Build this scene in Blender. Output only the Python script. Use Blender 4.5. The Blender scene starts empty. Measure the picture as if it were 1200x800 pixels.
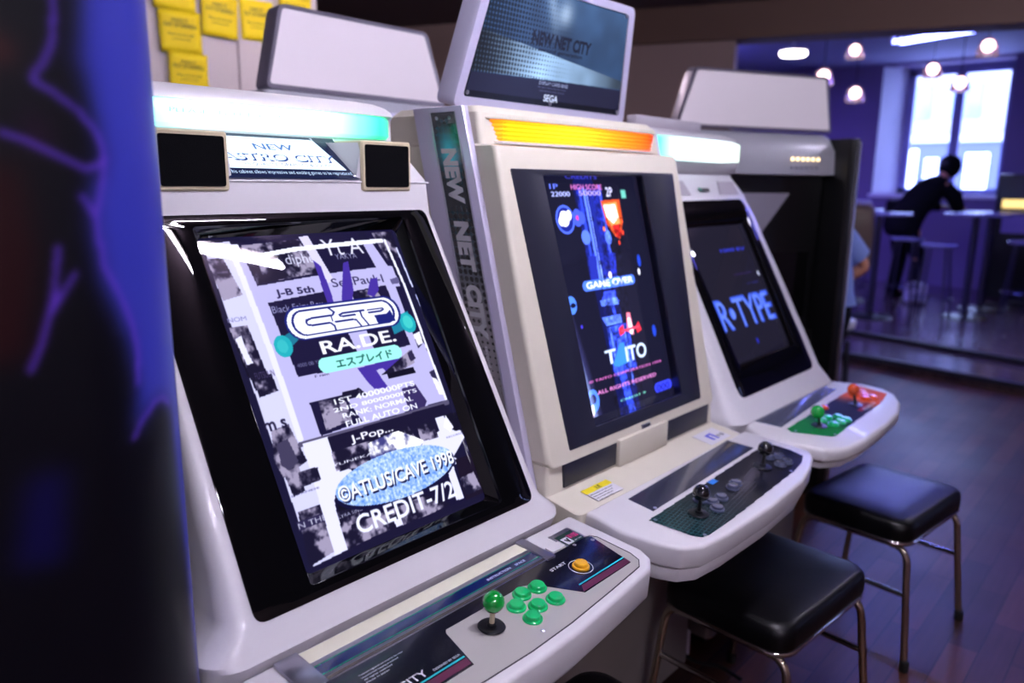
import bpy, bmesh, math, random
import numpy as np
from mathutils import Matrix, Vector, Euler
R = math.radians
random.seed(7)
scene = bpy.context.scene
COL = scene.collection
CABX = (0.0, 0.78, 1.56)          # centre lines of the three front machines (metres)

# ------------------------------------------------------------------ materials
def s2l(c):
    return tuple((x/12.92 if x <= .04045 else ((x+.055)/1.055)**2.4) for x in (v/255. for v in c))
def new_mat(name):
    m = bpy.data.materials.new(name); m.use_nodes = True
    return m, m.node_tree, m.node_tree.nodes['Principled BSDF']
def P(name, rgb, rough=.5, metal=0., coat=0., var=.06, scale=12., bump=0., bscale=200., spec=.5, croug=.05):
    """plain material whose colour wanders a little with procedural noise"""
    m, nt, b = new_mat(name)
    c = s2l(rgb)
    tc = nt.nodes.new('ShaderNodeTexCoord'); n = nt.nodes.new('ShaderNodeTexNoise'); n.inputs['Scale'].default_value = scale
    n.inputs['Detail'].default_value = 4
    nt.links.new(tc.outputs['Object'], n.inputs['Vector'])
    mx = nt.nodes.new('ShaderNodeMix'); mx.data_type = 'RGBA'
    mx.inputs[6].default_value = (*[x*(1-var) for x in c], 1); mx.inputs[7].default_value = (*[min(1, x*(1+var)) for x in c], 1)
    nt.links.new(n.outputs['Fac'], mx.inputs[0]); nt.links.new(mx.outputs[2], b.inputs['Base Color'])
    b.inputs['Roughness'].default_value = rough; b.inputs['Metallic'].default_value = metal
    b.inputs['Specular IOR Level'].default_value = spec
    b.inputs['Coat Weight'].default_value = coat; b.inputs['Coat Roughness'].default_value = croug
    if bump:
        n2 = nt.nodes.new('ShaderNodeTexNoise'); n2.inputs['Scale'].default_value = bscale
        nt.links.new(tc.outputs['Object'], n2.inputs['Vector'])
        bp = nt.nodes.new('ShaderNodeBump'); bp.inputs['Strength'].default_value = bump; bp.inputs['Distance'].default_value = .002
        nt.links.new(n2.outputs['Fac'], bp.inputs['Height']); nt.links.new(bp.outputs[0], b.inputs['Normal'])
    return m
def E(name, rgb, strength, rough=.3):
    m, nt, b = new_mat(name)
    b.inputs['Base Color'].default_value = (*s2l(rgb), 1); b.inputs['Roughness'].default_value = rough
    b.inputs['Emission Color'].default_value = (*s2l(rgb), 1); b.inputs['Emission Strength'].default_value = strength
    return m
def ramp_emit(name, axis, stops, strength, rough=.25):
    """lamp lens: emission colour runs along an object axis"""
    m, nt, b = new_mat(name)
    tc = nt.nodes.new('ShaderNodeTexCoord'); sp = nt.nodes.new('ShaderNodeSeparateXYZ')
    nt.links.new(tc.outputs['Object'], sp.inputs[0])
    mr = nt.nodes.new('ShaderNodeMapRange'); mr.inputs[1].default_value = stops[0][0]; mr.inputs[2].default_value = stops[-1][0]
    nt.links.new(sp.outputs[axis], mr.inputs[0])
    cr = nt.nodes.new('ShaderNodeValToRGB'); el = cr.color_ramp.elements
    a, z = stops[0][0], stops[-1][0]
    for i, (p, c) in enumerate(stops):
        e = el[i] if i < 2 else el.new(.5)
        e.position = (p-a)/(z-a)
        e.color = (*s2l(c), 1)
    # positions must be reassigned in order after all exist
    for i, (p, c) in enumerate(stops):
        el[i].position = (p-a)/(z-a); el[i].color = (*s2l(c), 1)
    nt.links.new(mr.outputs[0], cr.inputs[0]); nt.links.new(cr.outputs[0], b.inputs['Emission Color'])
    nt.links.new(cr.outputs[0], b.inputs['Base Color'])
    b.inputs['Emission Strength'].default_value = strength; b.inputs['Roughness'].default_value = rough
    return m
def attr_mat(name, emit=0., rough=.12, base=1., coat=0., dark=None, spec=.5):
    """material that shows the colour attribute drawn on a picture mesh, printed (emit 0) or lit"""
    m, nt, b = new_mat(name)
    a = nt.nodes.new('ShaderNodeAttribute'); a.attribute_name = 'art'
    if base: nt.links.new(a.outputs['Color'], b.inputs['Base Color'])
    else: b.inputs['Base Color'].default_value = (*s2l(dark or (12, 12, 16)), 1)
    if emit:
        nt.links.new(a.outputs['Color'], b.inputs['Emission Color']); b.inputs['Emission Strength'].default_value = emit
    b.inputs['Roughness'].default_value = rough; b.inputs['Coat Weight'].default_value = coat; b.inputs['Specular IOR Level'].default_value = spec
    return m

M = dict(
 white=P('white_moulded_plastic', (214, 210, 214), .38, coat=.12, var=.04, bump=.02, bscale=350),
 white_in=P('white_plastic_shaded', (150, 140, 135), .5, var=.06),  # darker copy of the white: shade under the deck put into its colour
 cream=P('cream_plastic', (212, 205, 188), .42, var=.05, bump=.02, bscale=300),
 cream2=P('cream_speaker_plastic', (205, 192, 160), .4, var=.05),
 whiteb=P('cool_white_plastic', (212, 209, 216), .34, coat=.15, var=.04),
 lip=P('grey_white_lip', (170, 162, 172), .45),
 blackgl=P('black_glossy_glass', (7, 7, 9), .02, var=.1, spec=.5),
 blackpl=P('black_plastic', (10, 10, 12), .35),
 blackmat=P('black_matte', (8, 8, 9), .8, spec=.2),
 navy=P('navy_bezel', (26, 27, 44), .42, var=.08),
 grille=P('black_speaker_foam', (7, 7, 10), .95, bump=.5, bscale=900, spec=.1),
 grey=P('light_grey_panel', (176, 172, 168), .35, coat=.3),
 metal=P('brushed_metal', (190, 190, 205), .28, metal=1., var=.04),
 chrome=P('chrome', (200, 195, 190), .12, metal=1., var=.05),
 brass=P('worn_chrome_leg', (198, 182, 162), .25, metal=1., var=.12),
 green=P('green_button_plastic', (0, 190, 105), .3, coat=.5),
 greenball=P('green_ball_plastic', (0, 150, 50), .15, coat=1.),
 yellow=P('yellow_button_plastic', (245, 180, 20), .3, coat=.5),
 orange=P('orange_plastic', (235, 85, 25), .25, coat=.6),
 clearbtn=P('smoked_button_plastic', (80, 85, 110), .12, coat=1.),
 blackball=P('black_ball_plastic', (6, 6, 12), .06, coat=1.),
 dust=P('dark_dust_washer', (22, 24, 30), .3),
 seat=P('black_vinyl', (6, 6, 9), .36, var=.15, bump=.25, bscale=260, spec=.3),
 rubber=P('black_rubber', (9, 9, 9), .7),
 cyan=P('cyan_line', (30, 190, 190), .4), maroon=P('maroon_band', (92, 36, 66), .35), greenline=P('green_line', (10, 150, 110), .4),
 ink=P('dark_ink', (15, 15, 25), .5), whiteink=P('white_ink', (225, 225, 230), .4), pinkink=P('magenta_ink', (225, 40, 130), .4),
 overlay=P('black_overlay', (12, 12, 22), .2, coat=.5, var=.4, scale=9),
 dgreen=P('dark_green_plate', (14, 50, 44), .3), paper=P('white_label', (215, 212, 220), .5), yelpaper=P('yellow_paper', (232, 205, 8), .7, var=.05),
 yband=P('yellow_label_band', (240, 220, 40), .5), blueink=P('blue_ink', (60, 60, 200), .4), bluest=P('blue_sticker', (40, 130, 225), .3),
 seam=P('dark_grey_trim', (70, 66, 72), .7), woodbase=P('grey_cabinet_side', (120, 112, 108), .5),  # seam: even dark grey for the edge trim and maker strip
 greyhdr=P('silver_grey_plastic', (185, 185, 196), .35, metal=.2),
 blank=None, lav=P('lavender_metal', (205, 200, 225), .3, metal=.25),
)

# ------------------------------------------------------------------ object helpers
def tag(o, label=None, cat=None, group=None, kind=None):
    if label: o['label'] = label
    if cat: o['category'] = cat
    if group: o['group'] = group
    if kind: o['kind'] = kind
    return o
def empty(name, loc=(0, 0, 0), rz=0.):
    o = bpy.data.objects.new(name, None); COL.objects.link(o); o.location = loc; o.rotation_euler = (0, 0, rz)
    o.empty_display_size = .1
    return o
def link(name, me, mat, parent=None, loc=None):
    o = bpy.data.objects.new(name, me); COL.objects.link(o)
    if mat is not None and not me.materials: me.materials.append(mat)
    if parent is not None: o.parent = parent
    if loc is not None: o.location = loc
    return o
def finish(name, bm, mat, parent=None, bev=0., seg=2, smooth=35, sub=0):
    bmesh.ops.remove_doubles(bm, verts=bm.verts, dist=1e-6)
    bmesh.ops.recalc_face_normals(bm, faces=bm.faces)
    if bev:
        ed = [e for e in bm.edges if len(e.link_faces) == 2 and e.calc_face_angle(0) > R(28)]
        bmesh.ops.bevel(bm, geom=ed, offset=bev, segments=seg, affect='EDGES', clamp_overlap=True, profile=.5)
    me = bpy.data.meshes.new(name); bm.to_mesh(me); bm.free()
    if smooth:
        me.polygons.foreach_set('use_smooth', [True]*len(me.polygons)); me.set_sharp_from_angle(angle=R(smooth))
    return link(name, me, mat, parent)
def vf(bm, vs, fs, mt=None):
    V = [bm.verts.new(mt @ Vector(v) if mt else v) for v in vs]
    for f in fs:
        try: bm.faces.new([V[i] for i in f])
        except ValueError: pass
    return V
def box(bm, a, b, mt=None):
    x0, y0, z0 = a; x1, y1, z1 = b
    vf(bm, [(x0,y0,z0),(x1,y0,z0),(x1,y1,z0),(x0,y1,z0),(x0,y0,z1),(x1,y0,z1),(x1,y1,z1),(x0,y1,z1)],
       [(0,3,2,1),(4,5,6,7),(0,1,5,4),(1,2,6,5),(2,3,7,6),(3,0,4,7)], mt)
def prism(bm, pts, z0, z1, mt=None):
    n = len(pts)
    vf(bm, [(p[0], p[1], z0) for p in pts]+[(p[0], p[1], z1) for p in pts],
       [tuple(range(n))[::-1], tuple(range(n, 2*n))]+[(i, (i+1) % n, n+(i+1) % n, n+i) for i in range(n)], mt)
def loft(bm, rings, mt=None, caps=True):
    n = len(rings[0]); vs = [v for r in rings for v in r]; fs = []
    for k in range(len(rings)-1):
        for i in range(n):
            fs.append((k*n+i, k*n+(i+1) % n, (k+1)*n+(i+1) % n, (k+1)*n+i))
    if caps: fs += [tuple(range(n))[::-1], tuple(range((len(rings)-1)*n, len(rings)*n))]
    vf(bm, vs, fs, mt)
def lathe(bm, prof, c=(0, 0, 0), n=24, mt=None):
    vs, fs = [], []
    for r, z in prof:
        for i in range(n):
            a = 2*math.pi*i/n; vs.append((c[0]+r*math.cos(a), c[1]+r*math.sin(a), c[2]+z))
    for k in range(len(prof)-1):
        for i in range(n): fs.append((k*n+i, k*n+(i+1) % n, (k+1)*n+(i+1) % n, (k+1)*n+i))
    fs += [tuple(range(n))[::-1], tuple(range((len(prof)-1)*n, len(prof)*n))]
    vf(bm, vs, fs, mt)
def ball(bm, c, r, n=24, mt=None, sz=1.):
    lathe(bm, [(max(1e-5, r*math.sin(math.pi*k/14)), -r*sz*math.cos(math.pi*k/14)) for k in range(15)], c, n, mt)
def tube(bm, path, r, n=10, mt=None, closed=False):
    pts = [Vector(p) for p in path]; m = len(pts); rad = r if isinstance(r, (list, tuple)) else [r]*m
    T = []
    for i in range(m):
        a = pts[(i-1) % m] if (i or closed) else pts[0]; b = pts[(i+1) % m] if (i < m-1 or closed) else pts[-1]
        T.append((b-a).normalized())
    up = T[0].orthogonal().normalized(); rings = []
    for i in range(m):
        up = (up-T[i]*up.dot(T[i])).normalized(); s = T[i].cross(up)
        rings.append([tuple(pts[i]+(up*math.cos(2*math.pi*k/n)+s*math.sin(2*math.pi*k/n))*rad[i]) for k in range(n)])
    if closed:
        vs = [v for q in rings for v in q]; fs = [(k*n+i, k*n+(i+1) % n, ((k+1) % m)*n+(i+1) % n, ((k+1) % m)*n+i) for k in range(m) for i in range(n)]
        vf(bm, vs, fs, mt)
    else: loft(bm, rings, mt)
def arc_path(corners, rad, seg=6):
    """polyline with rounded corners"""
    P_ = [Vector(c) for c in corners]; out = [P_[0]]
    for i in range(1, len(P_)-1):
        a, b, c = P_[i-1], P_[i], P_[i+1]; u, v = (a-b), (c-b); rr = min(rad, u.length*.49, v.length*.49)
        p, q = b+u.normalized()*rr, b+v.normalized()*rr
        for k in range(seg+1):
            t = k/seg; out.append(p*(1-t)**2+b*2*t*(1-t)+q*t*t)
    out.append(P_[-1]); return out
def rrect(x0, x1, y0, y1, r, seg=5, flat_back=False):
    """rounded rectangle outline; with flat_back only the y0 corners are round"""
    out = []
    cs = [(x0+r, y0+r, 180), (x1-r, y0+r, 270), (x1-r, y1-r, 0), (x0+r, y1-r, 90)]
    for i, (cx, cy, a0) in enumerate(cs):
        rr = r
        if flat_back and i >= 2: rr = min(r, .012); cx = x1-rr if i == 2 else x0+rr; cy = y1-rr
        for k in range(seg+1):
            a = R(a0+90*k/seg); out.append((cx+rr*math.cos(a), cy+rr*math.sin(a)))
    return out
def frame(o, u, x=(1, 0, 0)):
    """matrix whose X is the machine's width, Y runs up the slanted plane and Z points off it"""
    x = Vector(x).normalized(); u = Vector(u); u = (u-x*u.dot(x)).normalized(); n = x.cross(u)
    return Matrix(((x[0], u[0], n[0], o[0]), (x[1], u[1], n[1], o[1]), (x[2], u[2], n[2], o[2]), (0, 0, 0, 1)))
_deps = None
def text_mesh(s, bold=0, extrude=0., font_shear=0.):
    cu = bpy.data.curves.new('t', 'FONT'); cu.body = s; cu.size = 1.; cu.extrude = extrude; cu.offset = bold; cu.shear = font_shear
    cu.resolution_u = 4
    o = bpy.data.objects.new('t', cu); COL.objects.link(o); bpy.context.view_layer.update()
    me = bpy.data.meshes.new_from_object(o.evaluated_get(bpy.context.evaluated_depsgraph_get()))
    bpy.data.objects.remove(o); bpy.data.curves.remove(cu)
    return me
def lettering(s, mat, mt, x0, y0, x1, y1, parent, bold=0., depth=.0006, name='lettering', rot=0.):
    """solid letters fitted into a box on the plane of mt"""
    me = text_mesh(s, bold, .5)
    co = np.empty(len(me.vertices)*3, 'f'); me.vertices.foreach_get('co', co); co = co.reshape(-1, 3)
    if not len(co): return None
    mn, mx = co[:, :2].min(0), co[:, :2].max(0); t = (co[:, :2]-mn)/np.maximum(mx-mn, 1e-6)
    if rot == -90: t = np.stack([t[:, 1], 1-t[:, 0]], 1)
    out = np.stack([x0+t[:, 0]*(x1-x0), y0+t[:, 1]*(y1-y0), (co[:, 2]+.5)*depth], 1)
    mm = np.array(mt); out = out@mm[:3, :3].T+mm[:3, 3]
    me.vertices.foreach_set('co', out.astype('f').ravel()); me.update(); me.materials.clear()
    return link(name, me, mat, parent)

# ------------------------------------------------------------------ pictures drawn on colour attributes
class Canvas:
    def __init__(s, x0, x1, y0, y1, W, bg=(0, 0, 0)):
        s.x0, s.x1, s.y0, s.y1 = x0, x1, y0, y1; s.W = W; s.H = int(round(W*(y1-y0)/(x1-x0)))
        s.a = np.zeros((s.H, s.W, 3)); s.a[:] = bg
        xs = np.linspace(x0, x1, s.W); ys = np.linspace(y0, y1, s.H); s.X, s.Y = np.meshgrid(xs, ys)
    def put(s, mask, c): s.a[mask] = c
    def inside(s, pts):
        m = np.zeros(s.X.shape, bool); n = len(pts)
        for i in range(n):
            xa, ya = pts[i]; xb, yb = pts[(i+1) % n]
            if ya == yb: continue
            c = ((s.Y >= min(ya, yb)) & (s.Y < max(ya, yb))) & (s.X < xa+(s.Y-ya)*(xb-xa)/(yb-ya)); m ^= c
        return m
    def poly(s, pts, c): s.put(s.inside(pts), c)
    def ell(s, cx, cy, rx, ry, c): s.put(((s.X-cx)/rx)**2+((s.Y-cy)/ry)**2 < 1, c)
    def line(s, pts, w, c):
        for (xa, ya), (xb, yb) in zip(pts, pts[1:]):
            L = (xb-xa)**2+(yb-ya)**2+1e-12; t = np.clip(((s.X-xa)*(xb-xa)+(s.Y-ya)*(yb-ya))/L, 0, 1)
            s.put((s.X-xa-t*(xb-xa))**2+(s.Y-ya-t*(yb-ya))**2 < (w/2)**2, c)
    def pill(s, x0, y0, x1, y1, c):
        x0, x1 = sorted((x0, x1)); y0, y1 = sorted((y0, y1)); r = min((y1-y0)/2, (x1-x0)/2); cy = (y0+y1)/2
        dx = np.maximum(np.maximum(x0+r-s.X, s.X-(x1-r)), 0); s.put(dx**2+(s.Y-cy)**2 < r*r, c)
    def noise(s, seed, sc, octv=4):
        rg = np.random.RandomState(seed); out = np.zeros(s.X.shape); amp = 1.
        for k in range(octv):
            f = sc*2**k; gx = int((s.x1-s.x0)*f)+3; gy = int((s.y1-s.y0)*f)+3; g = rg.rand(gy, gx)
            u = (s.X-s.x0)*f; v = (s.Y-s.y0)*f; i = u.astype(int); j = v.astype(int); fu = u-i; fv = v-j; fu = fu*fu*(3-2*fu); fv = fv*fv*(3-2*fv)
            out += amp*((g[j, i]*(1-fu)+g[j, i+1]*fu)*(1-fv)+(g[j+1, i]*(1-fu)+g[j+1, i+1]*fu)*fv); amp *= .6
        out -= out.min(); return out/out.max()
    def photo(s, seed, pts, lo=(20, 17, 42), hi=(150, 142, 172)):
        m = s.inside(pts); n = s.noise(seed, 38., 4); t = np.clip((n-.5)*4.5+.3, 0, 1)**1.2
        c = np.array(lo)*(1-t[..., None])+np.array(hi)*t[..., None]; s.a[m] = c[m]
    def text(s, txt, c, x0, y0, x1, y1, bold=0):
        me = text_mesh(txt, {0: 0, 1: .02, 2: .0, 3: .015, 4: .045}[bold])
        me.calc_loop_triangles(); n = len(me.loop_triangles)
        if not n: return
        co = np.empty(len(me.vertices)*3, 'f'); me.vertices.foreach_get('co', co); co = co.reshape(-1, 3)[:, :2].astype(float)
        tr = np.empty(n*3, 'i'); me.loop_triangles.foreach_get('vertices', tr); tr = tr.reshape(-1, 3); bpy.data.meshes.remove(me)
        y0, y1 = sorted((y0, y1)); mn, mx = co.min(0), co.max(0); co = (co-mn)/(mx-mn); co = co*[x1-x0, y1-y0]+[x0, y0]
        px = (s.x1-s.x0)/(s.W-1); py = (s.y1-s.y0)/(s.H-1)
        SS = 3; cov = np.zeros((s.H*SS, s.W*SS), bool)
        q = np.stack([(co[:, 0]-s.x0)/px*SS+1, (co[:, 1]-s.y0)/py*SS+1], 1)
        for t in tr:
            a, b, d = q[t]; i0 = max(int(min(a[0], b[0], d[0])), 0); i1 = min(int(max(a[0], b[0], d[0]))+2, s.W*SS)
            j0 = max(int(min(a[1], b[1], d[1])), 0); j1 = min(int(max(a[1], b[1], d[1]))+2, s.H*SS)
            if i1 <= i0 or j1 <= j0: continue
            gx, gy = np.meshgrid(np.arange(i0, i1), np.arange(j0, j1))
            e = lambda p, r: (r[0]-p[0])*(gy-p[1])-(r[1]-p[1])*(gx-p[0])
            w0, w1, w2 = e(a, b), e(b, d), e(d, a)
            cov[j0:j1, i0:i1] |= ((w0 >= 0) & (w1 >= 0) & (w2 >= 0)) | ((w0 <= 0) & (w1 <= 0) & (w2 <= 0))
        al = cov.reshape(s.H, SS, s.W, SS).mean((1, 3))[..., None]; s.a[:] = s.a*(1-al)+np.array(c)*al
    def run(s, ops):
        for e in ops:
            k = e[0]
            if k == 'P': s.poly(e[2], e[1])
            elif k == 'N': s.photo(e[1], e[2])
            elif k == 'W': s.photo(e[1], e[2], (60, 60, 120), (250, 250, 255))
            elif k == 'M':
                m = s.inside(e[2]); n = s.noise(e[1], 90., 3)[..., None]; s.a[m] = (s.a*(.35+1.3*n))[m]
            elif k == 'L': s.line(e[3], e[2], e[1])
            elif k == 'E': s.ell(*e[2:6], e[1])
            elif k == 'O': s.pill(*e[2:6], e[1])
            elif k == 'T': s.text(e[1], e[2], *e[3:7], e[7] if len(e) > 7 else 0)
            elif k == 'Q':   # the logo's letters: dark cuts in the white lozenge
                x0, y0, x1, y1 = e[2:6]; y0, y1 = sorted((y0, y1)); c = e[1]; f = lambda u, v: (x0+u*(x1-x0), y0+v*(y1-y0)); w = .0034
                L_ = lambda pts, ww=w: s.line([f(*p) for p in pts], ww, c)
                for v in (.18, .34, .66, .82): s.line([f(.03, v), f(.97, v)], .0012, (205, 212, 250))
                L_([(.36, .66), (.17, .66), (.12, .60), (.11, .50), (.12, .40), (.17, .34), (.33, .34)]); L_([(.36, .66), (.355, .42)], w*.8); L_([(.36, 1.), (.40, .80), (.37, .66)], w)
                L_([(.33, .34), (.36, .20), (.36, .0)]); L_([(.66, .70), (.48, .70), (.44, .63), (.45, .57), (.50, .54), (.60, .54)]); L_([(.38, .36), (.55, .36), (.59, .31), (.62, .0)])
                L_([(.66, .70), (.66, .40), (.70, .0)]); L_([(.66, .70), (.70, .70)]); L_([(.74, .56), (.88, .56), (.91, .62), (.90, .68), (.74, .68)]); s.poly([f(.80, 0), f(.79, .40), f(.93, .40), f(.98, .55), f(1.0, .0)], c)
            elif k == 'Z':
                x0, y0, x1, y1 = e[2:6]; cx, cy, rx, ry = (x0+x1)/2, (y0+y1)/2+.002, abs(x1-x0)/2, .042
                m = ((s.X-cx+.003)/rx)**2+((s.Y-cy-(-.006))/ry)**2 < 1; s.put(m, (14, 12, 50))
                m = ((s.X-cx)/rx)**2+((s.Y-cy)/ry)**2 < 1; n = s.noise(5, 260., 2)[..., None]
                c = np.array((70, 120, 225))*(1-n)+np.array((225, 240, 255))*n; s.a[m] = c[m]
    def blur(s, k=1):
        for _ in range(k):
            p = np.pad(s.a, ((1, 1), (1, 1), (0, 0)), 'edge')
            s.a = (p[1:-1, 1:-1]*4+p[:-2, 1:-1]+p[2:, 1:-1]+p[1:-1, :-2]+p[1:-1, 2:])/8
    def mesh(s, name, mat, parent, mt, bulge=0., z=0.):
        H, W = s.H, s.W; u = (s.X-s.x0)/(s.x1-s.x0)*2-1; v = (s.Y-s.y0)/(s.y1-s.y0)*2-1
        co = np.stack([s.X, s.Y, z+bulge*(1-u*u*.5-v*v*.5)], -1).reshape(-1, 3); mm = np.array(mt); co = co@mm[:3, :3].T+mm[:3, 3]
        i = np.arange(H*W).reshape(H, W); f = np.stack([i[:-1, :-1], i[:-1, 1:], i[1:, 1:], i[1:, :-1]], -1).reshape(-1, 4)
        me = bpy.data.meshes.new(name); me.vertices.add(H*W); me.vertices.foreach_set('co', co.astype('f').ravel())
        me.loops.add(f.size); me.loops.foreach_set('vertex_index', f.astype('i').ravel())
        me.polygons.add(len(f)); me.polygons.foreach_set('loop_start', np.arange(0, f.size, 4, dtype='i')); me.update(calc_edges=True); me.validate()
        me.polygons.foreach_set('use_smooth', [True]*len(f))
        c = np.clip(s.a/255., 0, 1); c = np.where(c <= .04045, c/12.92, ((c+.055)/1.055)**2.4)
        at = me.color_attributes.new('art', 'FLOAT_COLOR', 'POINT'); at.data.foreach_set('color', np.concatenate([c, np.ones((H, W, 1))], -1).astype('f').ravel())
        return link(name, me, mat, parent)
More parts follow.
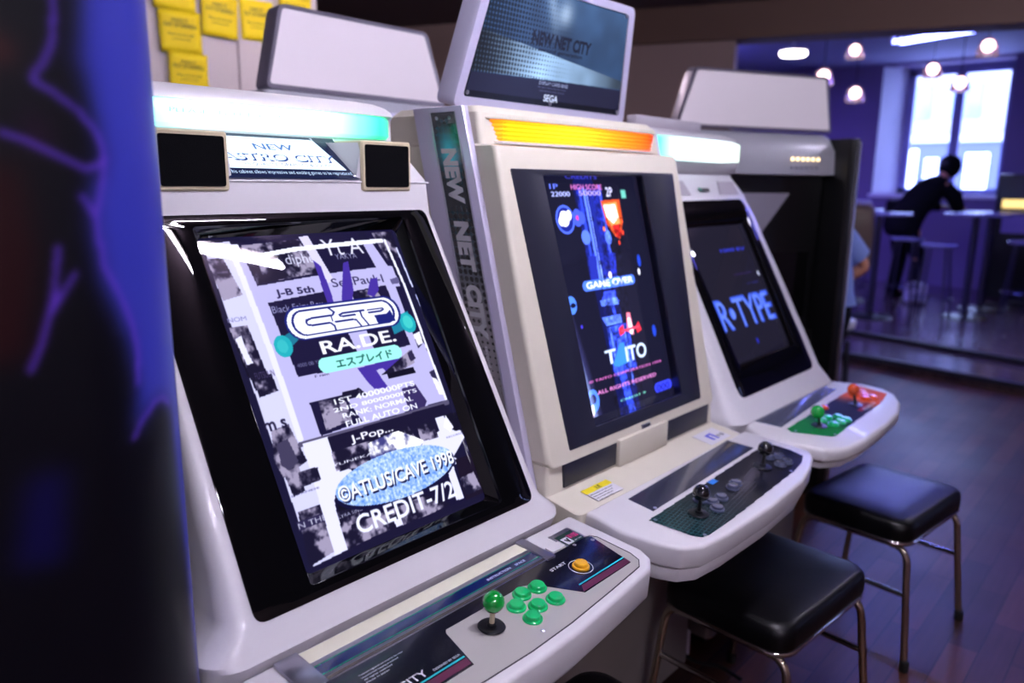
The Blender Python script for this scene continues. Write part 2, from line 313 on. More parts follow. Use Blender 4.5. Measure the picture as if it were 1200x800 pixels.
ESP=[
('P',(20,18,48),[(-0.1946,0.65),(0.2964,0.6362),(0.266,0.0093),(-0.2028,0.0178)]),
('P',(196,196,235),[(-0.1899,0.6029),(-0.1408,0.6051),(-0.1319,0.2482),(-0.1237,0.0367),(-0.1786,0.0331)]),
('N',11,[(-0.1906,0.5766),(-0.1628,0.5747),(-0.1495,0.5061),(-0.1867,0.4994)]),
('P',(12,10,30),[(-0.1915,0.4516),(-0.1597,0.4517),(-0.1559,0.3614),(-0.178,0.3507),(-0.1875,0.3674)]),
('N',12,[(-0.1915,0.4516),(-0.1597,0.4517),(-0.1519,0.3455),(-0.1817,0.3396)]),
('P',(215,215,245),[(-0.1876,0.4315),(-0.1757,0.4357),(-0.1745,0.4068),(-0.1705,0.3866),(-0.182,0.3842),(-0.1845,0.404)]),
('N',13,[(-0.179,0.3657),(-0.146,0.3626),(-0.144,0.3319),(-0.1797,0.3274)]),
('N',14,[(-0.1779,0.2698),(-0.1453,0.2738),(-0.1338,0.2071),(-0.182,0.1915),(-0.1883,0.2219)]),
('P',(60,55,85),[(-0.1749,0.2472),(-0.1549,0.251),(-0.1485,0.2111),(-0.1685,0.1992),(-0.1794,0.2123)]),
('N',15,[(-0.1797,0.198),(-0.1508,0.2044),(-0.1536,0.1616),(-0.1753,0.1582)]),
('N',16,[(-0.1765,0.133),(-0.1218,0.1331),(-0.1208,0.0572),(-0.186,0.0469)]),
('P',(40,35,70),[(-0.1847,0.1188),(-0.1287,0.1192),(-0.1287,0.1061),(-0.1837,0.1044)]),
('T', 'N THEI', (190, 190, 220), -0.1828, 0.1069, -0.1282, 0.1161),
('T', 'm s', (25, 20, 50), -0.1873, 0.2692, -0.1477, 0.2848, 1),
('T', 'NOM', (120, 120, 170), -0.1902, 0.4604, -0.1573, 0.4683),
('T', 'FUTSUUN', (70, 60, 100), -0.1756, 0.3577, -0.1406, 0.3691),
('P',(176,172,222),[(-0.1376,0.5857),(0.1802,0.5939),(0.1986,0.2442),(-0.1358,0.2373)]),
('P',(225,225,250),[(-0.1489,0.5991),(-0.1269,0.5995),(-0.1258,0.5785),(-0.1422,0.5764)]),
('P',(22,18,52),[(-0.1284,0.5996),(0.0007,0.6063),(0.014,0.5279),(-0.1185,0.5187)]),
('N',21,[(-0.1232,0.5961),(-0.0082,0.6016),(0.0063,0.532),(-0.1175,0.5218)]),
('N',22,[(-0.1033,0.5738),(0.0051,0.5784),(0.0099,0.5317),(-0.1034,0.5252)]),
('T', 'rap diphe', (205, 205, 235), -0.0943, 0.5471, 0.0104, 0.5729),
('P',(22,18,52),[(0.0139,0.6074),(0.1261,0.6114),(0.1424,0.5331),(0.0219,0.5289)]),
('T', 'Yt A', (215, 215, 240), 0.0352, 0.5643, 0.1271, 0.5984),
('T', 'YAKYA', (150, 150, 190), 0.0567, 0.5558, 0.1064, 0.5667),
('P',(22,18,52),[(0.1465,0.6105),(0.2214,0.6131),(0.2298,0.5587),(0.2126,0.5294),(0.1728,0.5344)]),
('N',23,[(0.1624,0.6079),(0.2153,0.6095),(0.2134,0.5522),(0.1773,0.5453)]),
('P',(205,200,240),[(-0.0064,0.6066),(0.0139,0.6074),(0.0362,0.5121),(0.0168,0.5105)]),
('T', 'J-B 5th', (25, 20, 60), -0.0902, 0.4917, -0.0133, 0.5083, 1),
('T', 'SeePaul-I', (35, 30, 70), 0.0281, 0.5008, 0.1488, 0.5179, 2),
('P',(22,18,52),[(-0.1102,0.486),(0.0148,0.4953),(0.0341,0.3456),(-0.101,0.3479)]),
('T', 'Black Fairy Box', (150, 150, 200), -0.1071, 0.4618, -0.0043, 0.4787),
('T', '1 4000 0B YY 1', (120, 120, 160), -0.102, 0.3636, -0.0429, 0.3706),
('P',(22,18,52),[(0.0636,0.4885),(0.1495,0.494),(0.1574,0.3664),(0.0699,0.3614)]),
('N',24,[(0.0768,0.4871),(0.1224,0.4895),(0.1367,0.4483),(0.0881,0.4454)]),
('P',(22,18,52),[(0.1728,0.4881),(0.2005,0.4909),(0.2014,0.3704),(0.1729,0.3567)]),
('P',(225,225,245),[(0.1724,0.3857),(0.1922,0.3901),(0.1899,0.3649),(0.1752,0.3618)]),
('P',(90,85,130),[(0.1649,0.5054),(0.1882,0.5089),(0.1871,0.4959),(0.1667,0.4942)]),
('T', 'F ram', (30, 25, 60), -0.0698, 0.3404, -0.042, 0.3447),
('P',(64,44,150),[(0.0067,0.5577),(0.0185,0.5447),(0.0195,0.488),(0.0173,0.4627),(0.0043,0.4676)]),
('P',(64,44,150),[(0.0691,0.5478),(0.082,0.5504),(0.0706,0.4912),(0.057,0.4666),(0.0368,0.4741)]),
('P',(64,44,150),[(0.1182,0.5097),(0.1357,0.5118),(0.129,0.4852),(0.1114,0.4727),(0.0979,0.4795)]),
('P',(64,44,150),[(0.0192,0.3416),(0.1254,0.3468),(0.1016,0.3301),(0.0834,0.3162),(0.0737,0.3317),(0.0576,0.3312),(0.0646,0.3096),(0.0717,0.293),(0.04,0.2978),(0.0306,0.3129)]),
('P',(12,10,30),[(0.0779,0.3224),(0.1447,0.3223),(0.1457,0.3098),(0.0789,0.3103)]),
('N',25,[(0.0648,0.3197),(0.1511,0.3567),(0.1523,0.3298),(0.1143,0.3208)]),
('P',(22,18,52),[(-0.0964,0.3006),(-0.0268,0.3),(-0.0076,0.2461),(-0.095,0.2405)]),
('N',26,[(-0.0796,0.3001),(-0.0279,0.297),(-0.0267,0.2537),(-0.0824,0.2466)]),
('P',(50,40,90),[(0.0993,0.2858),(0.1345,0.2891),(0.1481,0.2514),(0.1398,0.2428),(0.0994,0.238)]),
('P',(40,36,70),[(0.179,0.3054),(0.1966,0.3093),(0.197,0.2804),(0.1826,0.2886)]),
('P',(235,235,250),[(0.1807,0.2943),(0.1917,0.2886),(0.1948,0.2557),(0.1844,0.2579)]),
('P',(40,36,70),[(0.1421,0.351),(0.1551,0.356),(0.158,0.3377),(0.143,0.3332)]),
('N',27,[(-0.0284,0.3052),(0.0087,0.3057),(0.0214,0.29),(-0.0308,0.2897)]),
('P',(25,110,140),[(-0.1221,0.4137),(-0.077,0.4338),(-0.076,0.4129),(-0.1097,0.393)]),
('P',(25,120,150),[(0.128,0.4225),(0.181,0.4356),(0.1758,0.4034),(0.1279,0.3923)]),
('E',(30,160,175),-0.1087,0.4054,0.017,0.02),
('E',(30,160,175),0.1705,0.4114,0.019,0.021),
('E',(60,190,190),0.1712,0.4131,0.012,0.014),
('E',(50,175,185),-0.1102,0.4056,0.01,0.012),
('O',(24,30,110),-0.0925,0.4091,0.1619,0.4727),
('O',(240,243,255),-0.0882,0.4116,0.1563,0.4696),
('O',(24,30,110),-0.0797,0.4166,0.148,0.4651),
('O',(240,243,255),-0.0754,0.4192,0.1425,0.4621),
('Q',(24,30,110),-0.0754,0.4192,0.1425,0.4621),
('T', 'RA.DE.', (240, 243, 255), -0.0401, 0.3782, 0.1282, 0.4029, 1),
('O',(150,235,225),-0.0563,0.3442,0.13,0.3725),
('T', 'エスプレイド', (25, 80, 80), -0.0207, 0.3489, 0.1063, 0.3657, 1),
('T', '1ST 4000000PTS', (235, 238, 255), -0.0501, 0.2859, 0.1333, 0.2963, 1),
('T', '2ND 8000000PTS', (235, 238, 255), -0.0567, 0.2732, 0.1329, 0.2807, 1),
('T', 'RANK: NORMAL', (235, 238, 255), -0.0427, 0.259, 0.1178, 0.2682, 1),
('T', 'FULL AUTO ON', (235, 238, 255), -0.0417, 0.243, 0.1211, 0.2537, 1),
('L',(235,238,255),0.009,[(-0.1299,0.5708),(-0.0241,0.5819),(0.1003,0.587),(0.1808,0.5901)]),
('L',(215,215,248),0.011,[(-0.1438,0.5956),(-0.1396,0.5366),(-0.1353,0.4312),(-0.133,0.3221),(-0.1329,0.2454)]),
('L',(230,232,255),0.006,[(0.1893,0.5897),(0.1968,0.4875),(0.1961,0.3584),(0.1965,0.2446)]),
('L',(80,75,105),0.009,[(-0.1363,0.2359),(0.0182,0.2352),(0.1984,0.2389)]),
('L',(200,205,250),0.004,[(0.2126,0.5713),(0.2162,0.4856)]),
('L',(170,175,230),0.003,[(0.217,0.4667),(0.2256,0.363),(0.2315,0.2846)]),
('P',(214,214,246),[(-0.1329,0.2365),(-0.083,0.236),(-0.08,0.2077),(-0.0516,0.154),(-0.0081,0.1525),(-0.0015,0.1871),(0.0394,0.1926),(0.127,0.2043),(0.1552,0.2185),(0.1956,0.2181),(0.2092,0.1634),(0.1654,0.1345),(0.1947,0.1093),(0.1938,0.0834),(0.0256,0.0684),(-0.1213,0.043),(-0.1383,0.042)]),
('P',(20,16,44),[(-0.0851,0.235),(0.1865,0.2379),(0.199,0.2156),(0.1537,0.2153),(0.153,0.1895),(0.0888,0.185),(0.051,0.1733),(-0.0827,0.1736)]),
('N',31,[(-0.0862,0.2094),(-0.0,0.209),(-0.0102,0.1657),(-0.0884,0.1767)]),
('T', 'YUNEKA', (215, 215, 240), -0.094, 0.1843, -0.0083, 0.1889, 1),
('N',32,[(0.0541,0.2085),(0.085,0.2144),(0.098,0.1776),(0.0523,0.1762)]),
('N',33,[(0.1039,0.2099),(0.1436,0.2125),(0.146,0.1791),(0.1031,0.1797)]),
('P',(12,10,30),[(0.1769,0.217),(0.234,0.2149),(0.2333,0.179),(0.1936,0.1796),(0.1747,0.1929)]),
('P',(225,225,250),[(0.181,0.2161),(0.1912,0.189),(0.1785,0.1815),(0.1666,0.1949)]),
('T', 'J-Pop...', (235, 235, 255), -0.0436, 0.2106, 0.0502, 0.2276, 1),
('W',38,[(-0.0126,0.2058),(0.0314,0.2109),(0.0596,0.2121),(0.0921,0.1925),(0.1083,0.1817),(0.0927,0.1656),(-0.0102,0.1657),(-0.0163,0.1784)]),
('T', 'RECORDS: JE', (70, 66, 110), 0.1645, 0.171, 0.2217, 0.1746),
('N',34,[(-0.1547,0.1938),(-0.1194,0.1928),(-0.1209,0.171),(-0.1607,0.1681)]),
('T', 'JAPANESE', (60, 55, 100), -0.1799, 0.1582, -0.1278, 0.1613),
('P',(18,14,46),[(-0.1084,0.1333),(-0.0921,0.1402),(0.1543,0.1204),(0.1985,0.117),(0.2203,0.0409),(-0.063,0.0369),(-0.1237,0.0367)]),
('P',(22,14,34),[(0.1673,0.1289),(0.2157,0.1281),(0.2209,0.0757),(0.2155,0.0458),(0.1594,0.0459)]),
('N',35,[(0.1635,0.0922),(0.2019,0.0951),(0.2076,0.0586),(0.1651,0.0576)]),
('P',(14,12,30),[(-0.1028,0.1346),(-0.087,0.1357),(-0.0762,0.101),(-0.1089,0.0531),(-0.1089,0.0357),(-0.1237,0.0367)]),
('N',36,[(-0.1129,0.1127),(-0.0689,0.1106),(-0.0785,0.0424),(-0.1168,0.0414)]),
('T', 'LYRA SINGER GX', (190, 190, 225), -0.1109, 0.1003, -0.0346, 0.106),
('N',37,[(-0.0933,0.0842),(0.0736,0.0854),(0.123,0.0538),(-0.1039,0.044)]),
('P',(214,214,248),[(-0.1287,0.1148),(-0.1119,0.1153),(-0.1129,0.0472),(-0.133,0.0472)]),
('P',(214,214,248),[(0.1397,0.1176),(0.1576,0.1178),(0.157,0.055),(0.1373,0.0561)]),
('P',(214,214,248),[(-0.0108,0.0646),(0.0044,0.0643),(0.0053,0.0485),(-0.0099,0.0489)]),
('P',(20,17,46),[(-0.1805,0.0449),(-0.0565,0.0526),(0.237,0.0499),(0.2366,0.001),(-0.2071,0.006)]),
('Z',(120,160,235),-0.1033,0.1421,0.1653,0.1294),
('T', '©ATLUS/CAVE 1998', (14, 16, 60), -0.0967, 0.1194, 0.1665, 0.1463, 3),
('T', '©ATLUS/CAVE 1998', (245, 248, 255), -0.0988, 0.123, 0.1639, 0.1504, 3),
('T', 'CREDIT-7/2', (228, 232, 255), -0.0841, 0.0635, 0.1404, 0.0955, 1)]
RAY=[
('L',(14,18,70),0.09,[(-0.0311,0.5886),(0.0204,-0.0168)]),
('P',(22,30,120),[(-0.0658,0.5885),(0.0422,0.593),(0.0362,0.354),(-0.0667,0.3525)]),
('M',51,[(-0.0658,0.5885),(0.0422,0.593),(0.0362,0.354),(-0.0667,0.3525)]),
('L',(40,60,190),0.01,[(-0.052,0.5885),(-0.0459,0.3506)]),
('L',(90,120,240),0.009,[(-0.0346,0.5886),(-0.0248,0.3487)]),
('L',(60,80,215),0.009,[(0.0323,0.5973),(0.0362,0.354)]),
('L',(120,150,250),0.003,[(-0.0241,0.5886),(-0.0141,0.3477)]),
('E',(70,95,230),-0.1248,0.5173,0.035,0.035),
('E',(20,30,120),-0.1248,0.5173,0.029,0.029),
('E',(235,235,255),-0.1275,0.5194,0.018,0.019),
('E',(235,235,255),-0.1389,0.5136,0.012,0.012),
('E',(235,235,255),-0.109,0.5271,0.01,0.012),
('E',(60,80,220),-0.0771,0.5201,0.018,0.022),
('E',(200,60,150),-0.0771,0.5201,0.006,0.006),
('E',(80,110,235),-0.0556,0.4714,0.018,0.018),
('E',(80,110,235),0.0374,0.4672,0.014,0.018),
('E',(60,80,210),-0.0601,0.5197,0.013,0.016),
('P',(30,40,150),[(-0.061,0.4255),(-0.0261,0.4233),(-0.0361,0.3603),(-0.0639,0.3627)]),
('P',(30,40,150),[(0.0268,0.4287),(0.0566,0.4269),(0.0461,0.3619),(0.0238,0.3638)]),
('L',(25,35,130),0.012,[(-0.0085,0.5673),(-0.0004,0.3572)]),
('P',(200,70,30),[(0.0297,0.5606),(0.1144,0.5643),(0.1133,0.5041),(0.0892,0.4605),(0.0687,0.4702),(0.0395,0.5019)]),
('P',(240,130,70),[(0.039,0.554),(0.1009,0.5577),(0.1003,0.5),(0.0711,0.4789),(0.0494,0.5103)]),
('P',(255,240,230),[(0.0378,0.5497),(0.0913,0.5512),(0.0969,0.5157),(0.0696,0.501),(0.0443,0.5192)]),
('P',(180,30,30),[(0.0608,0.4969),(0.0964,0.5001),(0.0994,0.4689),(0.0783,0.4632)]),
('M',61,[(0.0137,0.5156),(0.121,0.5173),(0.1022,0.451),(0.0413,0.454)]),
('E',(235,120,60),0.0249,0.4894,0.005,0.006),
('E',(220,60,40),0.1058,0.4776,0.005,0.007),
('E',(220,60,40),0.0829,0.4519,0.004,0.006),
('T', '1P', (90, 110, 240), -0.1638, 0.5904, -0.1319, 0.6026, 1),
('T', '22000', (170, 180, 250), -0.1621, 0.5724, -0.0906, 0.5844, 1),
('T', 'HIGH SCORE', (210, 110, 190), -0.0827, 0.5885, 0.0446, 0.6017, 1),
('T', '50000', (170, 150, 240), -0.0559, 0.5739, 0.0367, 0.5865, 1),
('T', 'CREDITS', (50, 50, 170), -0.0991, 0.6151, 0.0295, 0.6274, 1),
('T', '2P', (200, 200, 240), 0.0587, 0.5712, 0.0882, 0.5953, 1),
('T', '1', (90, 170, 160), 0.1269, 0.5664, 0.1492, 0.5888, 1),
('O',(70,110,235),-0.101,0.3411,0.1263,0.3664),
('T', 'GAME OVER', (240, 245, 255), -0.0859, 0.3459, 0.1171, 0.3627, 1),
('P',(50,70,215),[(-0.0217,0.3334),(0.0303,0.3327),(0.028,0.3111),(0.0417,0.3053),(0.0123,0.2954),(-0.0166,0.2986),(-0.0356,0.3092)]),
('L',(40,60,200),0.012,[(0.0062,0.3004),(0.0164,0.2558)]),
('P',(80,110,240),[(-0.0458,0.2721),(0.0359,0.2709),(0.0374,0.2487),(-0.0304,0.2488)]),
('P',(80,110,240),[(-0.0415,0.3141),(0.0329,0.315),(0.0356,0.2972),(-0.0385,0.2989)]),
('P',(40,60,190),[(-0.0315,0.2447),(0.0599,0.2459),(0.074,0.128),(-0.028,0.1239)]),
('M',52,[(-0.0315,0.2447),(0.0599,0.2459),(0.074,0.128),(-0.028,0.1239)]),
('L',(80,110,235),0.006,[(-0.0173,0.2428),(-0.0137,0.1213)]),
('L',(80,110,235),0.005,[(0.0424,0.2393),(0.0466,0.0884)]),
('L',(40,60,190),0.03,[(-0.0021,0.1627),(0.0256,0.0151)]),
('M',53,[(-0.0204,0.4443),(0.0843,0.443),(0.0833,-0.0087),(-0.0506,0.0166)]),
('E',(70,120,235),-0.1553,0.3139,0.02,0.022),
('E',(14,16,40),-0.1489,0.3132,0.01,0.006),
('E',(70,120,235),-0.1301,0.08,0.024,0.028),
('E',(16,18,60),-0.129,0.0839,0.012,0.012),
('E',(30,60,190),0.1606,0.4002,0.008,0.016),
('E',(30,60,190),0.1811,0.2096,0.009,0.016),
('E',(225,225,245),0.1522,0.3712,0.005,0.009),
('E',(235,225,245),0.0188,0.3729,0.007,0.009),
('E',(60,50,200),-0.1296,0.2597,0.004,0.005),
('P',(235,120,150),[(0.0634,0.272),(0.0787,0.2702),(0.0824,0.2274),(0.082,0.2118),(0.0539,0.2245)]),
('P',(220,40,60),[(0.0184,0.2359),(0.0399,0.244),(0.0414,0.2218),(0.0204,0.216)]),
('P',(220,40,60),[(0.0959,0.2323),(0.1114,0.2438),(0.1209,0.22),(0.0987,0.214)]),
('P',(255,230,240),[(0.0636,0.2587),(0.075,0.2573),(0.0804,0.2343),(0.0639,0.2321)]),
('P',(255,230,240),[(0.0727,0.2353),(0.0869,0.229),(0.0743,0.2129),(0.064,0.2187)]),
('L',(220,60,90),0.006,[(0.0314,0.2276),(0.1116,0.2303)]),
('T', 'T', (195, 215, 245), -0.0564, 0.1545, -0.0096, 0.1899, 1),
('P',(50,120,235),[(0.0121,0.1997),(0.0311,0.1991),(0.0397,0.1471),(-0.0079,0.142),(-0.0283,0.1498)]),
('T', 'ITO', (195, 215, 245), 0.0322, 0.1484, 0.128, 0.1872, 1),
('T', '© TAITO CORPORATION 1994', (225, 110, 200), -0.1358, 0.1225, 0.192, 0.1289, 1),
('T', 'ALL RIGHTS RESERVED', (225, 130, 210), -0.1098, 0.0905, 0.1574, 0.1, 1),
('T', 'CREDIT 9', (120, 215, 190), -0.0209, 0.0556, 0.0954, 0.0612, 1),
('P',(235,235,245),[(-0.1507,0.0677),(-0.1322,0.0721),(-0.131,0.0511),(-0.1429,0.033)]),
('P',(210,60,60),[(-0.1495,0.0468),(-0.1354,0.0479),(-0.1429,0.033)]),
('O',(50,60,220),0.1412,0.0454,0.2282,0.071),
('T', '000', (25, 30, 140), 0.1506, 0.0481, 0.2176, 0.0658, 1)]
RTY=[
('P',(26,24,38),[(-0.1987,0.5744),(0.35,0.5762),(0.4144,0.1238),(-0.2044,0.0894)]),
('T', '1000 EV', (50, 60, 220), 0.0393, 0.4599, 0.2664, 0.4719, 1),
('T', 'PRESENTED', (70, 40, 130), 0.0712, 0.3766, 0.2336, 0.3788, 1),
('T', 'BY IREM', (40, 40, 110), 0.156, 0.3374, 0.2591, 0.3439, 1),
('T', 'R•TYPE', (60, 90, 225), -0.182, 0.2009, 0.3049, 0.3066, 1),
('T', 'R•TYPE', (95, 125, 240), -0.1676, 0.2045, 0.2831, 0.299),
('E',(40,45,190),0.05,0.1488,0.006,0.01),
('E',(210,215,250),0.2972,0.3702,0.006,0.008)]

# ------------------------------------------------------------------ controls shared by the machines
def button(parent, mt, x, v, mat, r=.0165, z=0., name='button', rim=None):
    bm = bmesh.new()
    lathe(bm, [(r*.2, z), (r, z), (r, z+.0025), (r*.93, z+.004), (r*.78, z+.004), (r*.76, z+.003), (r*.74, z+.0085), (r*.68, z+.0098), (1e-4, z+.0102)], (x, v, 0), 28, mt)
    return finish(name, bm, mat, parent, smooth=30)
def joystick(parent, mt, x, v, ballmat, shaftmat, lean=(0, 0), h=.048, r=.0175, z=0.):
    bm = bmesh.new(); lathe(bm, [(1e-4, z+.001), (.021, z+.001), (.0225, z+.0025), (.021, z+.004), (.008, z+.005), (.0075, z+.009), (1e-4, z+.009)], (x, v, 0), 28, mt)
    st = finish('joystick', bm, M['dust'], parent)
    bm = bmesh.new(); tube(bm, [(x, v, z+.004), (x+lean[0]*.7, v+lean[1]*.7, z+h*.75), (x+lean[0], v+lean[1], z+h)], .0042, 12, mt)
    finish('shaft', bm, shaftmat, st)
    bm = bmesh.new(); ball(bm, (x+lean[0], v+lean[1], z+h), r, 28, mt); finish('ball_top', bm, ballmat, st, smooth=80)
    return st
def screw(parent, mt, x, v, z=0., r=.004):
    bm = bmesh.new(); lathe(bm, [(r, z), (r, z+.001), (r*.6, z+.0018), (1e-4, z+.002)], (x, v, 0), 12, mt); return finish('screw', bm, M['metal'], parent)
def plate(name, pts, z0, z1, mat, parent, mt, bev=0.):
    bm = bmesh.new(); prism(bm, pts, z0, z1, mt); return finish(name, bm, mat, parent, bev=bev, seg=2)
def body_rings(prof, seg=6):
    """prof rows: z, front y, back y, half width, corner radius, x offset"""
    rings = []
    for z, yf, yb, hw, r, *o in prof:
        o = o[0] if o else 0
        rings.append([(x+o, y, z) for x, y in rrect(-hw, hw, yf, yb, r, seg, True)])
    return rings
def bezel(name, parent, mt, outer, inner, crt, depth, mat, thick=.012, r_out=.02, seg=5, bev=.0015):
    """plate with a window whose edges slope back to the tube; outlines are 4 corners (bl, br, tr, tl)"""
    def rounded(c4, r):
        out = []
        for i in range(4):
            p = Vector(c4[i]); a = (Vector(c4[i-1])-p).normalized()*r; b = (Vector(c4[(i+1) % 4])-p).normalized()*r
            for k in range(seg+1):
                t = k/seg; out.append(tuple((p+a)*(1-t)**2+p*2*t*(1-t)+(p+b)*t*t))
        return out
    o, i_, c = rounded(outer, r_out), rounded(inner, .008), rounded(crt, .012)
    n = len(o); L = [[(x, y, -thick) for x, y in o], [(x, y, .002) for x, y in o], [(x, y, .002) for x, y in i_], [(x, y, -.004) for x, y in i_], [(x, y, -depth) for x, y in c]]
    bm = bmesh.new(); loft(bm, L, mt, caps=False)
    return finish(name, bm, mat, parent, bev=bev, seg=2, smooth=40)
def shell(name, prof, parent, mat, mt, hx, v0, v1, seg=6, bev=0., smooth=30):
    """moulded body whose front is left open behind the screen (half width hx, from v0 to v1 up the slanted plane)"""
    bm = bmesh.new(); loft(bm, body_rings(prof, seg)); inv = mt.inverted(); kill = []
    for f in bm.faces:
        q = [inv @ v.co for v in f.verts]
        if all(v0-.004 <= p.y <= v1+.004 and abs(p.z) < .02 for p in q) and max(p.x for p in q)-min(p.x for p in q) > .3: kill.append(f)
    side = [sorted([(p.co.copy()) for p in f.verts], key=lambda p: (round(p.z, 4), p.x)) for f in kill]
    bmesh.ops.delete(bm, geom=kill, context='FACES')
    for a, b, c, d in side:   # a,b lower left/right, c,d upper left/right
        for l, u, s in ((a, c, -1), (b, d, 1)):
            li, ui = l.copy(), u.copy(); li.x = s*hx; ui.x = s*hx; vf(bm, [l, li, ui, u], [(0, 1, 2, 3)])
    return finish(name, bm, mat, parent, bev=bev, smooth=smooth)
PANEL = lambda z=.76, y=-.45, t=4.5: frame((0, y, z), (0, math.cos(R(t)), math.sin(R(t))))
def deck(parent, mt, outline, thick, mat, bev=.008, inset=None):
    bm = bmesh.new(); prism(bm, outline, -thick, 0, mt)
    return finish('control_deck', bm, mat, parent, bev=bev, seg=3, smooth=50)

# ================================================================== machine with the ESP screen
def cabinet_one():
    c = empty('arcade_cabinet', (CABX[0], 0, 0))
    tag(c, 'white arcade cabinet with green ball-top joystick, green buttons and a lit teal marquee', 'arcade machine')
    # moulded shell
    prof = [(.70, -.20, .50, .376, .05), (.788, -.236, .50, .382, .05), (.796, -.231, .50, .386, .05), (.8255, -.2145, .50, .352, .042), (.8415, -.2055, .50, .345, .04), (.90, -.173, .50, .338, .033),
            (1.0, -.118, .50, .333, .028), (1.2, -.007, .49, .32, .012), (1.3865, .0965, .48, .318, .012), (1.40, .0985, .48, .318, .012), (1.445, .0985, .475, .312, .012), (1.455, .103, .474, .312, .012),
            (1.528, .19, .46, .308, .012), (1.534, .205, .46, .308, .012), (1.582, .208, .45, .308, .012), (1.585, .186, .45, .308, .03), (1.594, .188, .45, .306, .035), (1.602, .194, .44, .298, .04), (1.609, .206, .43, .284, .045), (1.613, .225, .42, .26, .045), (1.615, .25, .40, .23, .045)]
    b = shell('body', prof, c, M['white'], frame((0, -.212, .83), (0, .484, .875)), .245, .012, .637)
    bm = bmesh.new()
    loft(bm, body_rings([(.05, -.20, .46, .33, .02), (.56, -.20, .47, .33, .02), (.70, -.28, .49, .355, .03)])); finish('lower_body', bm, M['white_in'], c, smooth=30)
    bm = bmesh.new(); prism(bm, [(-.31, -.16), (.31, -.16), (.31, .42), (-.31, .42)], .0, .05); finish('base', bm, M['blackmat'], c)
    # slanted screen panel
    mt = frame((0, -.212, .83), (0, .484, .875))
    bezel('bezel', c, mt, [(-.305, 0), (.305, 0), (.30, .645), (-.30, .645)], [(-.207, .021), (.222, .021), (.236, .628), (-.212, .622)], [(-.196, .037), (.206, .037), (.222, .612), (-.200, .612)], .022, M['blackgl'], .006)
    cv = Canvas(-.203, .225, .03, .618, 350); cv.run(ESP); cv.blur(1)
    cv.mesh('screen', M['crt_a'], c, mt, .008, -.0265)
    # header: slanted sign, lens, hood
    ms = frame((0, .101, 1.452), (0, .089, .078)) @ Matrix.Diagonal((1, 1.14, 1, 1))
    cv = Canvas(-.137, .137, .0, .104, 330, (12, 20, 50))
    cv.poly([(-.137, .022), (.118, .022), (.085, .097), (-.137, .097)], (214, 236, 255))
    cv.poly([(-.137, .026), (.112, .026), (.080, .093), (-.137, .093)], (240, 250, 255))
    cv.text('NEW', (70, 105, 160), -.052, .067, .030, .082, 1); cv.text('ASTRO CITY', (25, 50, 110), -.128, .039, .109, .0585, 4); cv.text('ASTRO CITY', (190, 215, 250), -.129, .042, .105, .0585, 1)
    cv.text('HI-QUALITY  GRAPHICS & SOUNDS', (25, 50, 100), -.09, .028, .10, .036, 0)
    cv.text('This cabinet allows impressive and exciting games to be reproduced', (190, 215, 245), -.13, .008, .124, .018, 0)
    cv.mesh('title_sign', M['sign_a'], c, ms, 0, .0035)
    for x, v in ((.126, .008), (.082, .098)): screw(c, ms, x, v, .004, .003)
    # lit lens with rounded right end
    bm = bmesh.new(); n = 10; ring = []
    pts = rrect(-.301, .301, .184, .30, .045, 9, True)
    loft(bm, [[(x, y+.008, 1.538) for x, y in pts], [(x, y, 1.544) for x, y in pts], [(x, y, 1.578) for x, y in pts], [(x*.985, y+.008, 1.585) for x, y in pts]])
    finish('marquee_lens', bm, M['lens_a'], c, smooth=50)
    lettering('PLEASE  INSERT  COIN', M['faint'], frame((0, .1835, 1.562), (0, 0, 1)), -.19, 0, .03, .008, c)
    # speakers: boxes proud of the slant
    for s in (-1, 1):
        bm = bmesh.new(); x0, x1 = (.137, .262) if s > 0 else (-.262, -.137)
        pts = rrect(x0, x1, 1.432, 1.529, .006, 3)
        loft(bm, [[(x, .205, z) for x, z in pts], [(x, .098, z) for x, z in pts], [(x+.003*(1 if x < (x0+x1)/2 else -1), .0945, z+.003*(1 if z < 1.48 else -1)) for x, z in pts]])
        sp = finish('speaker', bm, M['cream2'], c, smooth=35)
        bm = bmesh.new(); pts = rrect(x0+.008, x1-.008, 1.440, 1.521, .004, 3); loft(bm, [[(x, .0955, z) for x, z in pts], [(x, .0925, z) for x, z in pts]]); finish('speaker_grille', bm, M['grille'], sp)
        # horn-shaped mounting wall beside the sign
        bm = bmesh.new(); xi, xo = (.112, .139)
        loft(bm, [[(s*x, y, z) for x, y, z in q] for q in ([(xi, .185, 1.524), (xo, .185, 1.524), (xo, .099, 1.524)], [(xi+.016, .104, 1.446), (xo+.001, .104, 1.446), (xo, .099, 1.446)])])
        finish('speaker_mount', bm, M['whiteb'], c)
    bm = bmesh.new(); box(bm, (-.313, .0965, 1.4475), (.313, .104, 1.4515)); finish('header_ledge', bm, M['whiteb'], c, bev=.002)
    # control deck
    mp = PANEL()
    front = [(-.391, .035), (-.378, .006), (-.345, -.014), (-.231, -.026), (-.1, -.038), (0, -.041), (.1, -.038), (.231, -.026), (.345, -.014), (.378, .006), (.391, .035)]
    dk = deck(c, mp, front+[(.393, .215), (-.393, .215)], .068, M['white'], .009)
    bm = bmesh.new(); prism(bm, [(x*.97, v*.97+.012) for x, v in front]+[(.38, .215), (-.38, .215)], -.085, -.068, mp); finish('deck_underside', bm, M['lip'], c, bev=.003)
    for x in (-.28, 0, .28): 
        bm = bmesh.new(); lathe(bm, [(.007, 0), (.007, .003), (.003, .005), (1e-4, .005)], (0, 0, 0), 14, Matrix.Translation((x, -.476+.04*abs(x)/.28*.6, .70)) @ Matrix.Rotation(R(90), 4, 'X')); finish('screw', bm, M['chrome'], c)
